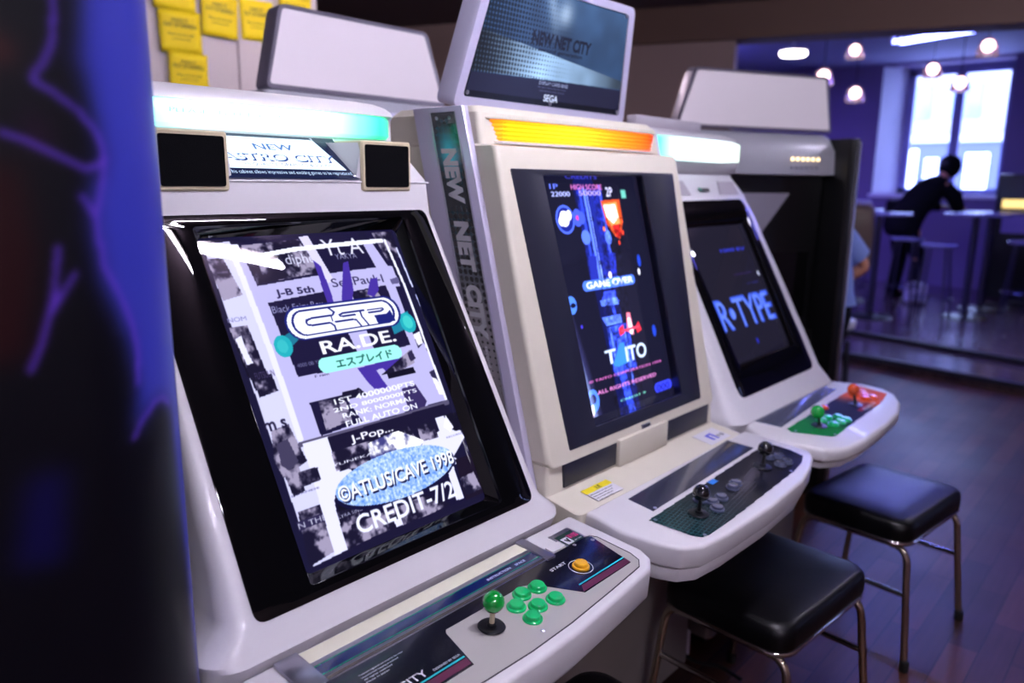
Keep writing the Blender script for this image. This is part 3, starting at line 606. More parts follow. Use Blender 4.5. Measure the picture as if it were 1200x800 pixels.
    trim = [(-.352, .03), (-.34, .006), (-.225, -.008), (-.1, -.018), (0, -.021), (.1, -.018), (.225, -.008), (.33, .002), (.350, .016), (.358, .040), (.360, .12), (.352, .132), (.335, .137), (-.358, .137)]
    plate('panel_sheet', trim, -.002, .0012, M['grey'], c, mp)
    bm = bmesh.new(); tube(bm, [(x, v, .0012) for x, v in trim[:-1]], .0011, 5, mp); finish('panel_edge_trim', bm, M['seam'], c)
    ov = [(-.355, .018), (-.088, .018), (-.068, .098), (-.062, .105), (.118, .105), (.136, .096), (.186, .019), (.330, .021), (.352, .128), (.345, .135), (-.355, .135)]
    o = plate('control_overlay', ov, .0012, .0018, M['overlay_a'], c, mp)
    for a, b in (((.191, .3305), 0), ((-.355, -.089), 0)):
        x0, x1 = a
        plate('maroon_band', [(x0-.005, .022), (x1, .022), (x1+.003, .036), (x0+(.012 if x0 > 0 else 0)-.005, .036)], .0018, .0021, M['maroon'], o, mp)
        plate('cyan_line', [(x0+.004, .0385), (x1+.003, .0385), (x1+.003, .0415), (x0+.006, .0415)], .0018, .0022, M['cyan'], o, mp)
    lettering('START', M['whiteink'], mp @ Matrix.Translation((0, 0, .0019)), .193, .0985, .236, .1055, o, .01, .0002)
    lettering('NEW ASTRO CITY', M['whiteink'], mp @ Matrix.Translation((0, 0, .0019)), -.335, .046, -.150, .060, o, .01, .0002)
    lettering('DESIGNED BY SEGA', M['whiteink'], mp @ Matrix.Translation((0, 0, .0019)), -.14, .046, -.088, .050, o, 0, .0002)
    for k in range(4): lettering(('Trademark registered and owned by the maker', 'Unauthorized copying prohibited', 'All rights reserved', 'Made in Japan')[k], M['whiteink'], mp @ Matrix.Translation((0, 0, .0019)), -.225, .108-.006*k, -.225+(.08, .066, .05, .04)[k], .1115-.006*k, o, 0, .0002)
    bm = bmesh.new(); tube(bm, [(.246+.0225*math.cos(2*math.pi*k/30), .074+.0225*math.sin(2*math.pi*k/30), .0019) for k in range(30)], .0007, 5, mp, closed=True); finish('start_ring', bm, M['whiteink'], o)
    # strips between shell and panel
    plate('cream_strip', [(-.30, .178), (.222, .178), (.222, .207), (-.30, .207)], -.001, .0015, M['cream_hi'], c, mp, .0005)
    plate('silver_strip', [(-.30, .130), (.222, .130), (.222, .178), (-.30, .178)], 0, .0022, M['metal'], c, mp, .0006)
    st = plate('instruction_strip', [(-.262, .145), (.214, .145), (.214, .168), (-.262, .168)], .0022, .0028, M['overlay_b'], c, mp)
    for v in (.1462, .1668): plate('green_line', [(-.262, v-.0007), (.214, v-.0007), (.214, v+.0007), (-.262, v+.0007)], .0028, .0031, M['greenline'], st, mp)
    lettering('INSTRUCTION', M['whiteink'], mp @ Matrix.Translation((0, 0, .0029)), .085, .1535, .145, .159, st, .01, .0002)
    lettering('SPACE', M['whiteink'], mp @ Matrix.Translation((0, 0, .0029)), .158, .1535, .184, .159, st, .01, .0002)
    bm = bmesh.new()
    for v in (.1365, .1335): tube(bm, [(-.30, v, .003), (.222, v, .003)], .0011, 6, mp)
    finish('silver_rib', bm, M['chrome'], c)
    for x0, x1 in ((.216, .237), (-.30, -.262)): plate('strip_end_cap', [(x0, .126), (x1, .126), (x1, .208), (x0, .208)], 0, .006, M['metal'], c, mp, .0008)
    plate('blank_key', [(.245, .138), (.283, .138), (.283, .158), (.245, .158)], 0, .004, M['white'], c, mp, .0015)
    t = plate('coin_plate', [(.284, .128), (.345, .128), (.345, .183), (.284, .183)], 0, .0012, M['metal'], c, mp)
    plate('plate_face', [(.290, .133), (.340, .133), (.340, .172), (.290, .172)], .0012, .0016, M['dgreen'], t, mp)
    plate('plate_logo', [(.293, .138), (.312, .138), (.312, .160), (.293, .160)], .0016, .0019, M['whiteink'], t, mp)
    plate('plate_logo_mark', [(.297, .153), (.303, .142), (.306, .142), (.310, .156), (.306, .156), (.304, .149), (.301, .155)], .0019, .0021, M['ink'], t, mp)
    lettering('¥100', M['pinkink'], mp @ Matrix.Translation((0, 0, .0017)), .314, .148, .339, .163, t, .03, .0002)
    lettering('per play', M['whiteink'], mp @ Matrix.Translation((0, 0, .0017)), .316, .139, .338, .143, t, 0, .0002)
    for x, v in ((.049, .001), (.343, .118), (.300, .130), (-.3, .0)): screw(c, mp, x, v, .0012, .0038)
    for x, v in ((.064, .073), (.097, .090), (.133, .086), (.060, .034), (.092, .050), (.130, .043)): button(c, mp, x, v-.003, M['green'], .0168, .0012)
    button(c, mp, .246, .074, M['yellow'], .0165, .0019, 'start_button')
    joystick(c, mp, -.005, .061, M['greenball'], M['cream2'], (.0, .0), .046, .0178, .0012)
    return c

# ================================================================== machine with the orange light bar
def cabinet_two():
    c = empty('arcade_cabinet', (CABX[1], 0, 0))
    tag(c, 'cream arcade cabinet with orange light bar, tall lit topper sign and black joysticks', 'arcade machine')
    P2 = frame((0, -.163, .874), (0, .236, .972))
    def pl(v): return (-.163+.236*v, .874+.972*v)
    rows = []
    for v, hw in ((-.024, .362), (-.012, .372), (.022, .372), (.3, .376), (.622, .374), (.665, .372)):
        y, z = pl(v); rows.append((z, y, .40, hw, .012))
    rows += [(1.528, .000, .39, .372, .012), (1.533, .045, .39, .365, .012), (1.600, .06, .35, .362, .012), (1.615, .075, .33, .35, .02)]
    shell('body', rows, c, M['cream'], P2, .245, .022, .622)
    bm = bmesh.new(); loft(bm, body_rings([(.05, -.16, .42, .33, .02), (.60, -.16, .42, .33, .02), (.70, -.20, .44, .35, .02)])); finish('lower_body', bm, M['woodbase'], c, smooth=30)
    bm = bmesh.new(); loft(bm, body_rings([(.69, -.24, .44, .372, .015), (.775, -.255, .44, .375, .015), (.789, -.165, .44, .372, .01), (.853, -.160, .42, .368, .01)])); finish('shelf', bm, M['cream'], c, bev=.002, smooth=30)
    bm = bmesh.new(); box(bm, (-.28, -.12, 0), (.28, .38, .05)); finish('base', bm, M['blackmat'], c)
    for x0, x1, in ((-.318, -.118), (.108, .335)):
        bm = bmesh.new(); box(bm, (x0, -.169, .796), (x1, -.155, .851)); finish('coin_window', bm, M['navy'], c, bev=.001)
    bm = bmesh.new(); box(bm, (-.115, -.177, .79), (.105, -.155, .856)); finish('coin_flap', bm, M['cream'], c, bev=.003)
    # navy bezel with the deep window
    bezel('bezel', c, P2, [(-.295, 0), (.297, 0), (.335, .625), (-.338, .625)], [(-.190, .030), (.205, .030), (.178, .616), (-.233, .612)], [(-.160, .022), (.225, .022), (.205, .63), (-.205, .63)], .036, M['navy'], .002, .006)
    cv = Canvas(-.215, .235, .015, .635, 300, (16, 16, 34)); cv.run(RAY); cv.blur(1); cv.mesh('screen', M['crt_b'], c, P2, .004, -.042)
    bm = bmesh.new(); box(bm, (-.006, -.017, 0), (.032, -.007, .003), P2); bd = finish('badge', bm, M['metal'], c, bev=.001)
    lettering('SEGA', M['ink'], P2 @ Matrix.Translation((0, 0, .003)), -.003, -.0155, .029, -.0085, bd, .02, .0003)
    # orange light bar, ribbed, with a facetted left end
    bm = bmesh.new(); outl = [(-.335, .09), (-.335, .062), (-.300, .040), (.0, .028), (.300, .040), (.335, .052), (.335, .09)]
    ribs = []
    for k in range(11):
        z = 1.542+.0045*k; off = .0 if k % 2 else .004; ribs.append([(x, y+off, z) for x, y in outl])
    loft(bm, ribs); finish('light_bar', bm, M['lens_o'], c, smooth=20)
    bm = bmesh.new(); prism(bm, [(x*1.015, y-.004) for x, y in outl], 1.586, 1.592); prism(bm, [(x*1.02, y-.004) for x, y in outl], 1.534, 1.541); finish('light_bar_housing', bm, M['cream'], c, bev=.001)
    # side fin with its lit-look printed strip
    F = lambda z, d: (-.118+.2525*(z-.83)+d)
    bm = bmesh.new()
    loft(bm, [[(-.391, F(.80, -.012), .80), (-.372, F(.80, -.012), .80), (-.372, F(.80, .165), .80), (-.391, F(.80, .165), .80)], [(-.391, F(1.612, -.003), 1.612), (-.372, F(1.612, -.003), 1.612), (-.372, F(1.612, .155), 1.612), (-.391, F(1.612, .155), 1.612)]])
    finish('side_fin', bm, M['lav'], c, bev=.003)
    mf = Matrix(((0, 0, -1, -.3912), (-1, .2447, 0, F(.80, .09)), (0, .9696, 0, .80), (0, 0, 0, 1)))   # x runs to the front, y up the fin
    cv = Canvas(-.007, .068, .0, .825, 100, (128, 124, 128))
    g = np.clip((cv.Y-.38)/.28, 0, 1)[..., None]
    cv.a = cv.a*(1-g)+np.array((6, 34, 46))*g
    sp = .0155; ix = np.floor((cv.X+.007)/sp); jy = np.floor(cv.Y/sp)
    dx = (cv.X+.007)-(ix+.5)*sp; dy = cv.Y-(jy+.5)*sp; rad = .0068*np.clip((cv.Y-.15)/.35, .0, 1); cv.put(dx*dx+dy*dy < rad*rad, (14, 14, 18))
    gl = np.clip(np.exp(-(((cv.X-.030)/.030)**2+((cv.Y-.735)/.050)**2))*1.1, 0, 1)[..., None]; cv.a = cv.a*(1-gl)+np.array((40, 190, 205))*gl  # teal glow around the top word is painted into the print
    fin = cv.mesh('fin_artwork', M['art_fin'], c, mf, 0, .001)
    for s_, y0, y1, x0, x1 in (('NEW', .625, .745, .012, .050), ('NET', .475, .585, .012, .048), ('CITY', .325, .445, .012, .050)):
        lettering(s_, M['silverink'], mf @ Matrix.Translation((0, 0, .0012)), x0-.004, y0, x1+.004, y1, fin, .055, .0016, rot=-90)
    lettering('second generation', M['silverink'], mf @ Matrix.Translation((0, 0, .0012)), .034, .185, .046, .31, fin, .01, .0005, rot=-90)
    bm = bmesh.new(); tube(bm, [(.0705, 0, .0015), (.0705, .825, .0015)], .002, 6, mf); tube(bm, [(-.0095, 0, .0015), (-.0095, .825, .0015)], .002, 6, mf); finish('fin_trim', bm, M['metal'], c)
    for x in (.01, .05): screw(c, mf, x, .812, .001, .004)
    bm = bmesh.new(); loft(bm, [[(.372, F(.80, -.012), .80), (.391, F(.80, -.012), .80), (.391, F(.80, .165), .80), (.372, F(.80, .165), .80)], [(.372, F(1.59, -.003), 1.59), (.39, F(1.59, -.003), 1.59), (.39, F(1.59, .155), 1.59), (.372, F(1.59, .155), 1.59)]])
    finish('side_fin', bm, M['lav'], c, bev=.003)
    # topper sign
    topper(c, True)
    # control deck
    mp = PANEL(); 
    out = [(-.352, .17), (-.362, .10), (-.345, .02), (-.325, -.018), (-.285, -.042), (-.20, -.052), (.0, -.058), (.20, -.05), (.30, -.03), (.372, -.008), (.402, .015), (.405, .07), (.40, .20), (-.352, .20)]
    deck(c, mp, out, .050, M['white'], .008)
    bm = bmesh.new(); prism(bm, [(x*.975, v*.96+.008) for x, v in out], -.085, -.053, mp); finish('deck_underside', bm, M['white'], c, bev=.006)
    sh = [(-.235, .105), (.293, .122), (.286, .195), (-.228, .173)]
    p = plate('instruction_sheet', sh, 0, .0015, M['overlay_c'], c, mp)
    cv = Canvas(-.285, .36, -.036, .118, 330, (13, 13, 22))
    g = np.clip((-cv.X+.0)/.28, 0, 1)[..., None]; cv.a = cv.a*(1-g)+np.array((8, 48, 52))*g
    sp = .0125; dx = np.mod(cv.X+cv.Y*.3, sp)-sp/2; dy = np.mod(cv.Y-cv.X*.12, sp*.7)-sp*.35
    grid = ((abs(dx) < .0012) | (abs(dy) < .0010)) & (cv.X+cv.Y*1.2 < .12); cv.a[grid] = cv.a[grid]*.75+np.array((120, 130, 130))*.25
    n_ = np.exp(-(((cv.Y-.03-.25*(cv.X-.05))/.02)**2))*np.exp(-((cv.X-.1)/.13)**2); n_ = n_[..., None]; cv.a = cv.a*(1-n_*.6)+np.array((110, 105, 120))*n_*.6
    shp = [(-.28, .09), (.344, .114), (.372, .085), (.350, .010), (.30, -.006), (.227, -.015), (.044, -.022), (-.14, -.029), (-.233, -.030), (-.258, -.024), (-.268, -.004)]
    art_plate(cv, shp, 'control_overlay', M['art_print'], c, mp, .0012)
    for x, v in ((-.268, .08), (.338, .104), (.222, -.009), (-.245, -.022), (.02, .098), (-.22, .11)): screw(c, mp, x, v, .0014, .004)
    joystick(c, mp, -.172, .032, M['blackball'], M['blackpl'], (0, 0), .05, .0185, .0012)
    joystick(c, mp, .187, .050, M['blackball'], M['blackpl'], (0, 0), .05, .0185, .0012)
    for x, v in ((-.110, .062), (-.060, .036), (-.096, .040), (-.118, .016), (.012, .044), (.040, .050), (.262, .066), (.288, .052), (.240, .026), (.270, .022)): button(c, mp, x, v, M['clearbtn'], .0165, .0012)
    plate('blue_sticker', [(-.008, .084), (.020, .084), (.020, .100), (-.008, .100)], .0012, .002, M['bluest'], c, mp)
    # stickers on the cream shelf
    mh = frame((0, -.255, .7765), (0, .09, .0145))
    y = plate('warning_label', [(-.292, .012), (-.195, .012), (-.195, .062), (-.292, .062)], 0, .0008, M['paper'], c, mh)
    plate('label_band', [(-.292, .044), (-.195, .044), (-.195, .062), (-.292, .062)], .0008, .0011, M['yband'], y, mh)
    lettering('注意', M['ink'], mh @ Matrix.Translation((0, 0, .0011)), -.250, .047, -.232, .059, y, 0, .0002)
    for k in range(4): lettering('Notice to players of this game machine'[:38-4*k], M['ink'], mh @ Matrix.Translation((0, 0, .0009)), -.287, .035-.008*k, -.205-.01*k, .039-.008*k, y, 0, .0002)
    y = plate('shelf_sticker', [(.215, .008), (.325, .008), (.325, .068), (.215, .068)], 0, .0008, M['paper'], c, mh)
    plate('sticker_mark', [(.250, .022), (.262, .020), (.262, .045), (.272, .045), (.272, .020), (.282, .020), (.282, .052), (.25, .05)], .0008, .001, M['blueink'], y, mh)
    lettering('19 00', M['ink'], mh @ Matrix.Translation((0, 0, .0009)), .286, .022, .318, .036, y, .01, .0002)
    return c
def art_plate(cv, outline, name, mat, parent, mt, z):
    """picture mesh cut to an outline"""
    m = cv.inside(outline); o = cv.mesh(name, mat, parent, mt, 0, z); me = o.data
    keep = m.ravel(); bm = bmesh.new(); bm.from_mesh(me); bm.verts.ensure_lookup_table()
    bmesh.ops.delete(bm, geom=[v for v in bm.verts if not keep[v.index]], context='VERTS'); bm.to_mesh(me); bm.free()
    return o
def topper(c, lit, ms=None, wb=.345, wt=.288, h=.305):
    ms = ms or frame((0, .160, 1.618), (0, -.06, .275))
    L = [(-wb, 0), (wb, 0), (wt, h), (-wt, h)]
    g = 1. if lit else .55; I = [(-wb+.033*g, .024*g), (wb-.033*g, .024*g), (wt-.026*g, h-.020*g), (-wt+.026*g, h-.020*g)]
    def rd(c4, r, sg=4):
        out = []
        for i in range(4):
            p = Vector(c4[i]); a = (Vector(c4[i-1])-p).normalized()*r; b = (Vector(c4[(i+1) % 4])-p).normalized()*r
            for k in range(sg+1):
                t = k/sg; out.append(tuple((p+a)*(1-t)**2+p*2*t*(1-t)+(p+b)*t*t))
        return out
    o, i_ = rd(L, .022), rd(I, .012); bm = bmesh.new()
    loft(bm, [[(x, y, -.05) for x, y in o], [(x, y, -.008) for x, y in o], [(x*.985, y, .002) for x, y in o], [(x, y, .002) for x, y in i_], [(x, y, -.003) for x, y in i_]], ms, caps=False)
    vf(bm, [(x, y, -.05) for x, y in o], [tuple(range(len(o)))], ms)
    tp = finish('topper_sign', bm, M['lav'] if lit else M['greymetal'], c, smooth=40)
    if lit:
        cv = Canvas(-.316, .316, .02, .289, 660, (6, 7, 14))
        m = cv.inside([(-.295, .075), (.298, .088), (.262, .283), (-.262, .283)])
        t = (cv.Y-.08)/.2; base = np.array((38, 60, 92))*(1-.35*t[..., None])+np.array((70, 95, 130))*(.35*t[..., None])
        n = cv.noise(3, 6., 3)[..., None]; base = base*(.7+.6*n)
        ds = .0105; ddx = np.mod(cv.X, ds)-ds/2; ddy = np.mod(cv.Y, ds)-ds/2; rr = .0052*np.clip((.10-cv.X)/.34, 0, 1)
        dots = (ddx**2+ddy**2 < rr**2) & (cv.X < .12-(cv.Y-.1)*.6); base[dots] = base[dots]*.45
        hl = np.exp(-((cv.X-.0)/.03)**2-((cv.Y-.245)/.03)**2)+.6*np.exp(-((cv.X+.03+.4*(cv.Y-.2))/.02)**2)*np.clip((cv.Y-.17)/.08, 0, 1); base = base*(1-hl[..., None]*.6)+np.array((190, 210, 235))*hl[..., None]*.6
        yy = .135-.11*(cv.X+.29)+.0-.10*np.clip(cv.X, -1, 1)**2; sw = np.clip((yy-cv.Y)/.012, 0, 1)*np.clip((cv.X+.33)/.2, 0, 1)[()]
        swm = (cv.Y < .150-.1*(cv.X+.05)) & (cv.Y > .082+.02*(cv.X+.3)); b2 = np.array((150, 185, 225))*np.clip(1.15-abs(cv.X)/.32, .3, 1)[..., None]
        b2 = b2*(.75+.5*n); b2[dots] *= .4; base[swm] = b2[swm]
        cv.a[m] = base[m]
        cv.poly([(-.302, .04), (.300, .04), (.298, .092), (.15, .090), (-.294, .080)], (26, 26, 46))
        cv.text('NEW NET CITY', (14, 17, 30), -.108, .163, .126, .194, 4); cv.text('second generation', (16, 20, 34), -.078, .148, .096, .160, 1)
        cv.text('DISPLAY CARD BASE', (150, 160, 200), -.055, .075, .060, .083); cv.text('All rights reserved by the maker', (85, 90, 125), -.058, .066, .056, .071); cv.text('reproduced under license', (85, 90, 125), -.050, .058, .050, .063)
        cv.text('SEGA', (190, 200, 230), -.028, .036, .028, .053, 1)
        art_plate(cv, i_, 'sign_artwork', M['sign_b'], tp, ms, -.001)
        for x, v in ((-.298, .034), (.0, .032), (.300, .034), (.252, .28)): screw(tp, ms, x, v, 0, .005)
    else:
        plate('blank_insert', i_, -.004, -.001, M['blank'], tp, ms)
    return tp

# ================================================================== machine with the R-Type screen
def cabinet_three():
    c = empty('arcade_cabinet', (CABX[2], 0, 0))
    tag(c, 'white arcade cabinet with one green and one orange joystick on a green and orange panel', 'arcade machine')
    prof = [(.70, -.20, .45, .375, .05), (.78, -.238, .45, .378, .05), (.80, -.222, .45, .372, .05), (.834, -.190, .42, .362, .04), (.904, -.153, .42, .355, .03), (1.1, -.049, .42, .345, .025), (1.34, .078, .42, .325, .02), (1.40, .110, .42, .31, .02),
            (1.415, .114, .42, .305, .02), (1.475, .155, .42, .285, .03), (1.495, .175, .42, .30, .03)]
    b = shell('body', prof, c, M['whiteb'], frame((0, -.19, .834), (0, .30, .566)), .245, .075, .575, smooth=35)
    bm = bmesh.new(); hp = [(1.478, .175, .40, .30, .06), (1.495, .155, .42, .335, .07), (1.525, .148, .43, .345, .07), (1.59, .150, .43, .345, .07), (1.612, .165, .42, .34, .07), (1.625, .20, .38, .30, .06)]
    loft(bm, body_rings(hp, 8)); finish('hood', bm, M['whiteb'], c, smooth=45)
    bm = bmesh.new(); pts = [(-.315, .24)]+[(-.315+.63*t, .165-.028*math.sin(math.pi*t)**.6) for t in [k/18 for k in range(19)]]+[(.315, .24)]
    loft(bm, [[(x, y+.006, 1.527) for x, y in pts], [(x, y-.008, 1.533) for x, y in pts], [(x, y-.008, 1.592) for x, y in pts], [(x, y+.006, 1.60) for x, y in pts]]); finish('marquee_lens', bm, M['lens_c'], c, smooth=50)
    lettering('BLAST CITY', M['faint'], frame((0, .1275, 1.556), (0, 0, 1)), -.04, 0, .14, .016, c)
    bm = bmesh.new(); box(bm, (-.30, .20, 1.615), (.10, .24, 1.660)); finish('marquee_bracket', bm, M['lip'], c, bev=.004)
    bm = bmesh.new(); loft(bm, body_rings([(.05, -.16, .42, .32, .02), (.60, -.16, .42, .32, .02), (.70, -.20, .44, .35, .02)])); finish('lower_body', bm, M['woodbase'], c, smooth=30)
    bm = bmesh.new(); box(bm, (-.27, -.12, 0), (.27, .36, .05)); finish('base', bm, M['blackmat'], c)
    mt = frame((0, -.19, .834), (0, .30, .566))
    bezel('bezel', c, mt, [(-.285, 0), (.283, 0), (.270, .645), (-.277, .640)], [(-.215, .095), (.215, .095), (.235, .565), (-.235, .565)], [(-.20, .10), (.20, .10), (.22, .555), (-.22, .555)], .014, M['blackgl'], .005, .035)
    cv = Canvas(-.24, .36, .09, .57, 300, (20, 18, 32)); cv.run(RTY)
    # picture is centred on the tube
    cv.blur(1); cv2 = Canvas(-.235, .235, .09, .57, 240, (24, 22, 36)); sx = np.clip((((cv2.X-cv2.x0)/(cv2.x1-cv2.x0)*.585-.232)+.24)/.6*299, 0, 299).astype(int); sy = np.clip((cv2.Y-.09)/.48*(cv.H-1), 0, cv.H-1).astype(int)
    cv2.a = cv.a[sy, sx]; cv2.mesh('screen', M['crt_c'], c, mt, .006, -.019)
    mn = frame((0, .112, 1.415), (0, .033, .06))
    plate('maker_mark', [(-.035, .030), (-.017, .030), (-.026, .014)], .001, .0022, M['greenline'], c, mn)
    plate('maker_strip', [(-.015, .016), (.035, .016), (.035, .028), (-.015, .028)], .001, .002, M['seam'], c, mn)
    for s in (-1, 1): plate('speaker_grille', [(s*.10, .005), (s*.24, .005), (s*.235, .055), (s*.12, .055)][::s], .0, .002, M['lip'], c, mn)
    mp = PANEL()
    out = [(-.345, .20), (-.365, .15), (-.360, .07), (-.33, -.015), (-.27, -.050), (-.16, -.062), (.05, -.06), (.20, -.05), (.32, -.02), (.40, .02), (.435, .07), (.43, .14), (.385, .20), (.36, .255), (-.30, .255)]
    deck(c, mp, out, .042, M['white'], .012)
    bm = bmesh.new(); prism(bm, [(x*.96, v*.93+.012) for x, v in out], -.065, -.045, mp); finish('deck_underside', bm, M['white'], c, bev=.006)
    p = plate('instruction_sheet', [(-.265, .140), (.270, .172), (.252, .240), (-.280, .214)], 0, .0014, M['overlay_d'], c, mp)
    cv = Canvas(-.29, .39, 0, .148, 260, (22, 24, 60)); 
    g = np.clip((-cv.X-.02)/.12, 0, 1)[..., None]; cv.a = cv.a*(1-g)+np.array((0, 118, 44))*g
    g = np.clip((cv.X-.12)/.10, 0, 1)[..., None]; cv.a = cv.a*(1-g)+np.array((225, 92, 50))*g
    cv.poly([(.09, .03), (.20, .04), (.20, .055), (.09, .045)], (130, 30, 50)); cv.text('ROUND UP', (225, 225, 235), .12, .028, .23, .042, 1)
    art_plate(cv, [(-.282, .105), (-.268, .125), (.383, .143), (.373, .037), (.253, .019), (.029, .012), (-.199, .006), (-.221, .010)], 'control_overlay', M['art_matte'], c, mp, .0012)
    joystick(c, mp, -.163, .069, M['greenball'], M['blackpl'], (-.012, .008), .045, .020, .0012)
    joystick(c, mp, .143, .068, M['orange'], M['blackpl'], (.004, .016), .048, .0185, .0012)
    for x, v in ((-.105, .084), (-.070, .080), (-.035, .060), (-.115, .046), (-.075, .040), (-.04, .035)): button(c, mp, x, v, M['green'], .0165, .0012)
    for x, v in ((.245, .105), (.275, .085), (.305, .10), (.24, .068), (.272, .055)): button(c, mp, x, v, M['orange'], .0165, .0012)
    button(c, mp, -.035, .118, M['green'], .013, .0012, 'start_button'); button(c, mp, .02, .122, M['orange'], .013, .0012, 'start_button')
    for x, v in ((-.262, .10), (-.195, .012), (.255, .024), (.37, .135)): screw(c, mp, x, v, .0014, .004)
    plate('deck_sticker', [(.17, .20), (.29, .21), (.29, .235), (.17, .225)], 0, .001, M['overlay_c'], c, mp)
    return c

# ================================================================== neighbours of the row
def cabinet_dark():
    """tall dark machine in the near left; its picture wraps round the rounded corner"""
    c = empty('arcade_cabinet', (0, 0, 0)); tag(c, 'tall dark cabinet with painted blue glow and faint purple line art, cut off by the left edge', 'arcade machine')
    cx, cy, r, yf = -.535, -.19, .14, -.33; s0 = .60
    outl = []; S_ = []
    L = cx+1.3
    for k in range(73):
        s = s0+k*(.985+.0-s0)/72
        if s < L: outl.append((-1.3+s, yf))
        else:
            a = min((s-L)/r, math.pi/2); outl.append((cx+r*math.sin(a), cy-r*math.cos(a)))
        S_.append(s)
    cv = Canvas(s0, .985, .80, 1.95, 150, (50, 54, 165))  # blue ground paints the panel's glow into the artwork
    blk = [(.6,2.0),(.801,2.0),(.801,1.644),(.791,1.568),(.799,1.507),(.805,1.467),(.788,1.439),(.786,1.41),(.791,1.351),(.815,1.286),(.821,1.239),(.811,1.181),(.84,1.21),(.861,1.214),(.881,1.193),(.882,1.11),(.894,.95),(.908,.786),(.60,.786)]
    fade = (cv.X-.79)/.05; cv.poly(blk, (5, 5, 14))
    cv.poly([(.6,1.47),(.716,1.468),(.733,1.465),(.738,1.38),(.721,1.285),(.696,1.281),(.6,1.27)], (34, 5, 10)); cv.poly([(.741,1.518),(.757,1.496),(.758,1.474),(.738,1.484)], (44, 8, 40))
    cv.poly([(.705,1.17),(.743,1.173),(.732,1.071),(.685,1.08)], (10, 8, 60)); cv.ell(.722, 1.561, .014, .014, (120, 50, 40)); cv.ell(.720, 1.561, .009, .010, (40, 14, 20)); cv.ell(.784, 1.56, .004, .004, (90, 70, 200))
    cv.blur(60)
    A = [(.774,1.80),(.774,1.624),(.769,1.576),(.76,1.555),(.749,1.541),(.75,1.536),(.763,1.529),(.784,1.514),(.803,1.491),(.807,1.471),(.799,1.463),(.786,1.46),(.775,1.465),(.738,1.484),(.718,1.491)]
    B = [(.807,1.471),(.802,1.447),(.792,1.414),(.792,1.408),(.796,1.364),(.814,1.327),(.822,1.303),(.827,1.275),(.822,1.239)]
    for q in (A, B, [(.78,1.435),(.792,1.414)], [(.755,1.387),(.746,1.339),(.733,1.3),(.72,1.273)], [(.768,1.362),(.744,1.327)], [(.811,1.181),(.822,1.197),(.831,1.203),(.837,1.206),(.844,1.214),(.861,1.214),(.875,1.203)]):
        cv.line(q, .0055, (96, 56, 188))
    cv.blur(7)
    o = cv.mesh('side_artwork_with_glow', M['art_dark'], c, Matrix.Identity(4)); me = o.data
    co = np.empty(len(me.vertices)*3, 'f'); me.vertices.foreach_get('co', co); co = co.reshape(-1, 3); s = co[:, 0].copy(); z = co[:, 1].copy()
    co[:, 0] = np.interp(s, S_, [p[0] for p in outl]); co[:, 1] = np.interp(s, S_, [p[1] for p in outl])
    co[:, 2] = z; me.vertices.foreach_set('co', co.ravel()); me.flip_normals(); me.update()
    bm = bmesh.new(); back = [(-.396, .45), (-1.30, .45), (-1.30, yf+.002)]
    ins = [(-1.3+s0, yf+.0015)]+[(x-.0012*(1 if y > yf+.001 else 0), y+.0015) for x, y in outl]+back
    prism(bm, ins[1:], .0, 2.05); finish('body', bm, M['blackpl'], c, smooth=30)
    return c
def cabinet_back():
    c = empty('arcade_cabinet', (.765, .90, 0)); tag(c, 'arcade cabinet in the back row, its blank white topper sign rising behind the teal marquee', 'arcade machine')
    topper(c, False, frame((0, -.01, 1.705), (0, .02, .23)), .352, .285, .238)
    bm = bmesh.new(); loft(bm, body_rings([(.05, -.02, .55, .34, .02), (.8, -.05, .55, .35, .02), (1.45, -.05, .45, .35, .02), (1.455, -.01, .45, .35, .02), (1.60, -.03, .40, .36, .03), (1.70, -.03, .30, .36, .03)])); finish('body', bm, M['greyhdr'], c, smooth=30)
    bm = bmesh.new(); box(bm, (-.30, -.062, .55), (.30, -.045, 1.30)); d = finish('rear_door', bm, M['navy'], c, bev=.004)
    bm = bmesh.new(); box(bm, (-.33, -.045, 1.605), (.33, -.028, 1.665)); finish('rear_rail', bm, M['lav'], c, bev=.003)
    bm = bmesh.new(); box(bm, (-.3, .05, 0), (.3, .5, .05)); finish('base', bm, M['blackmat'], c)
    return c
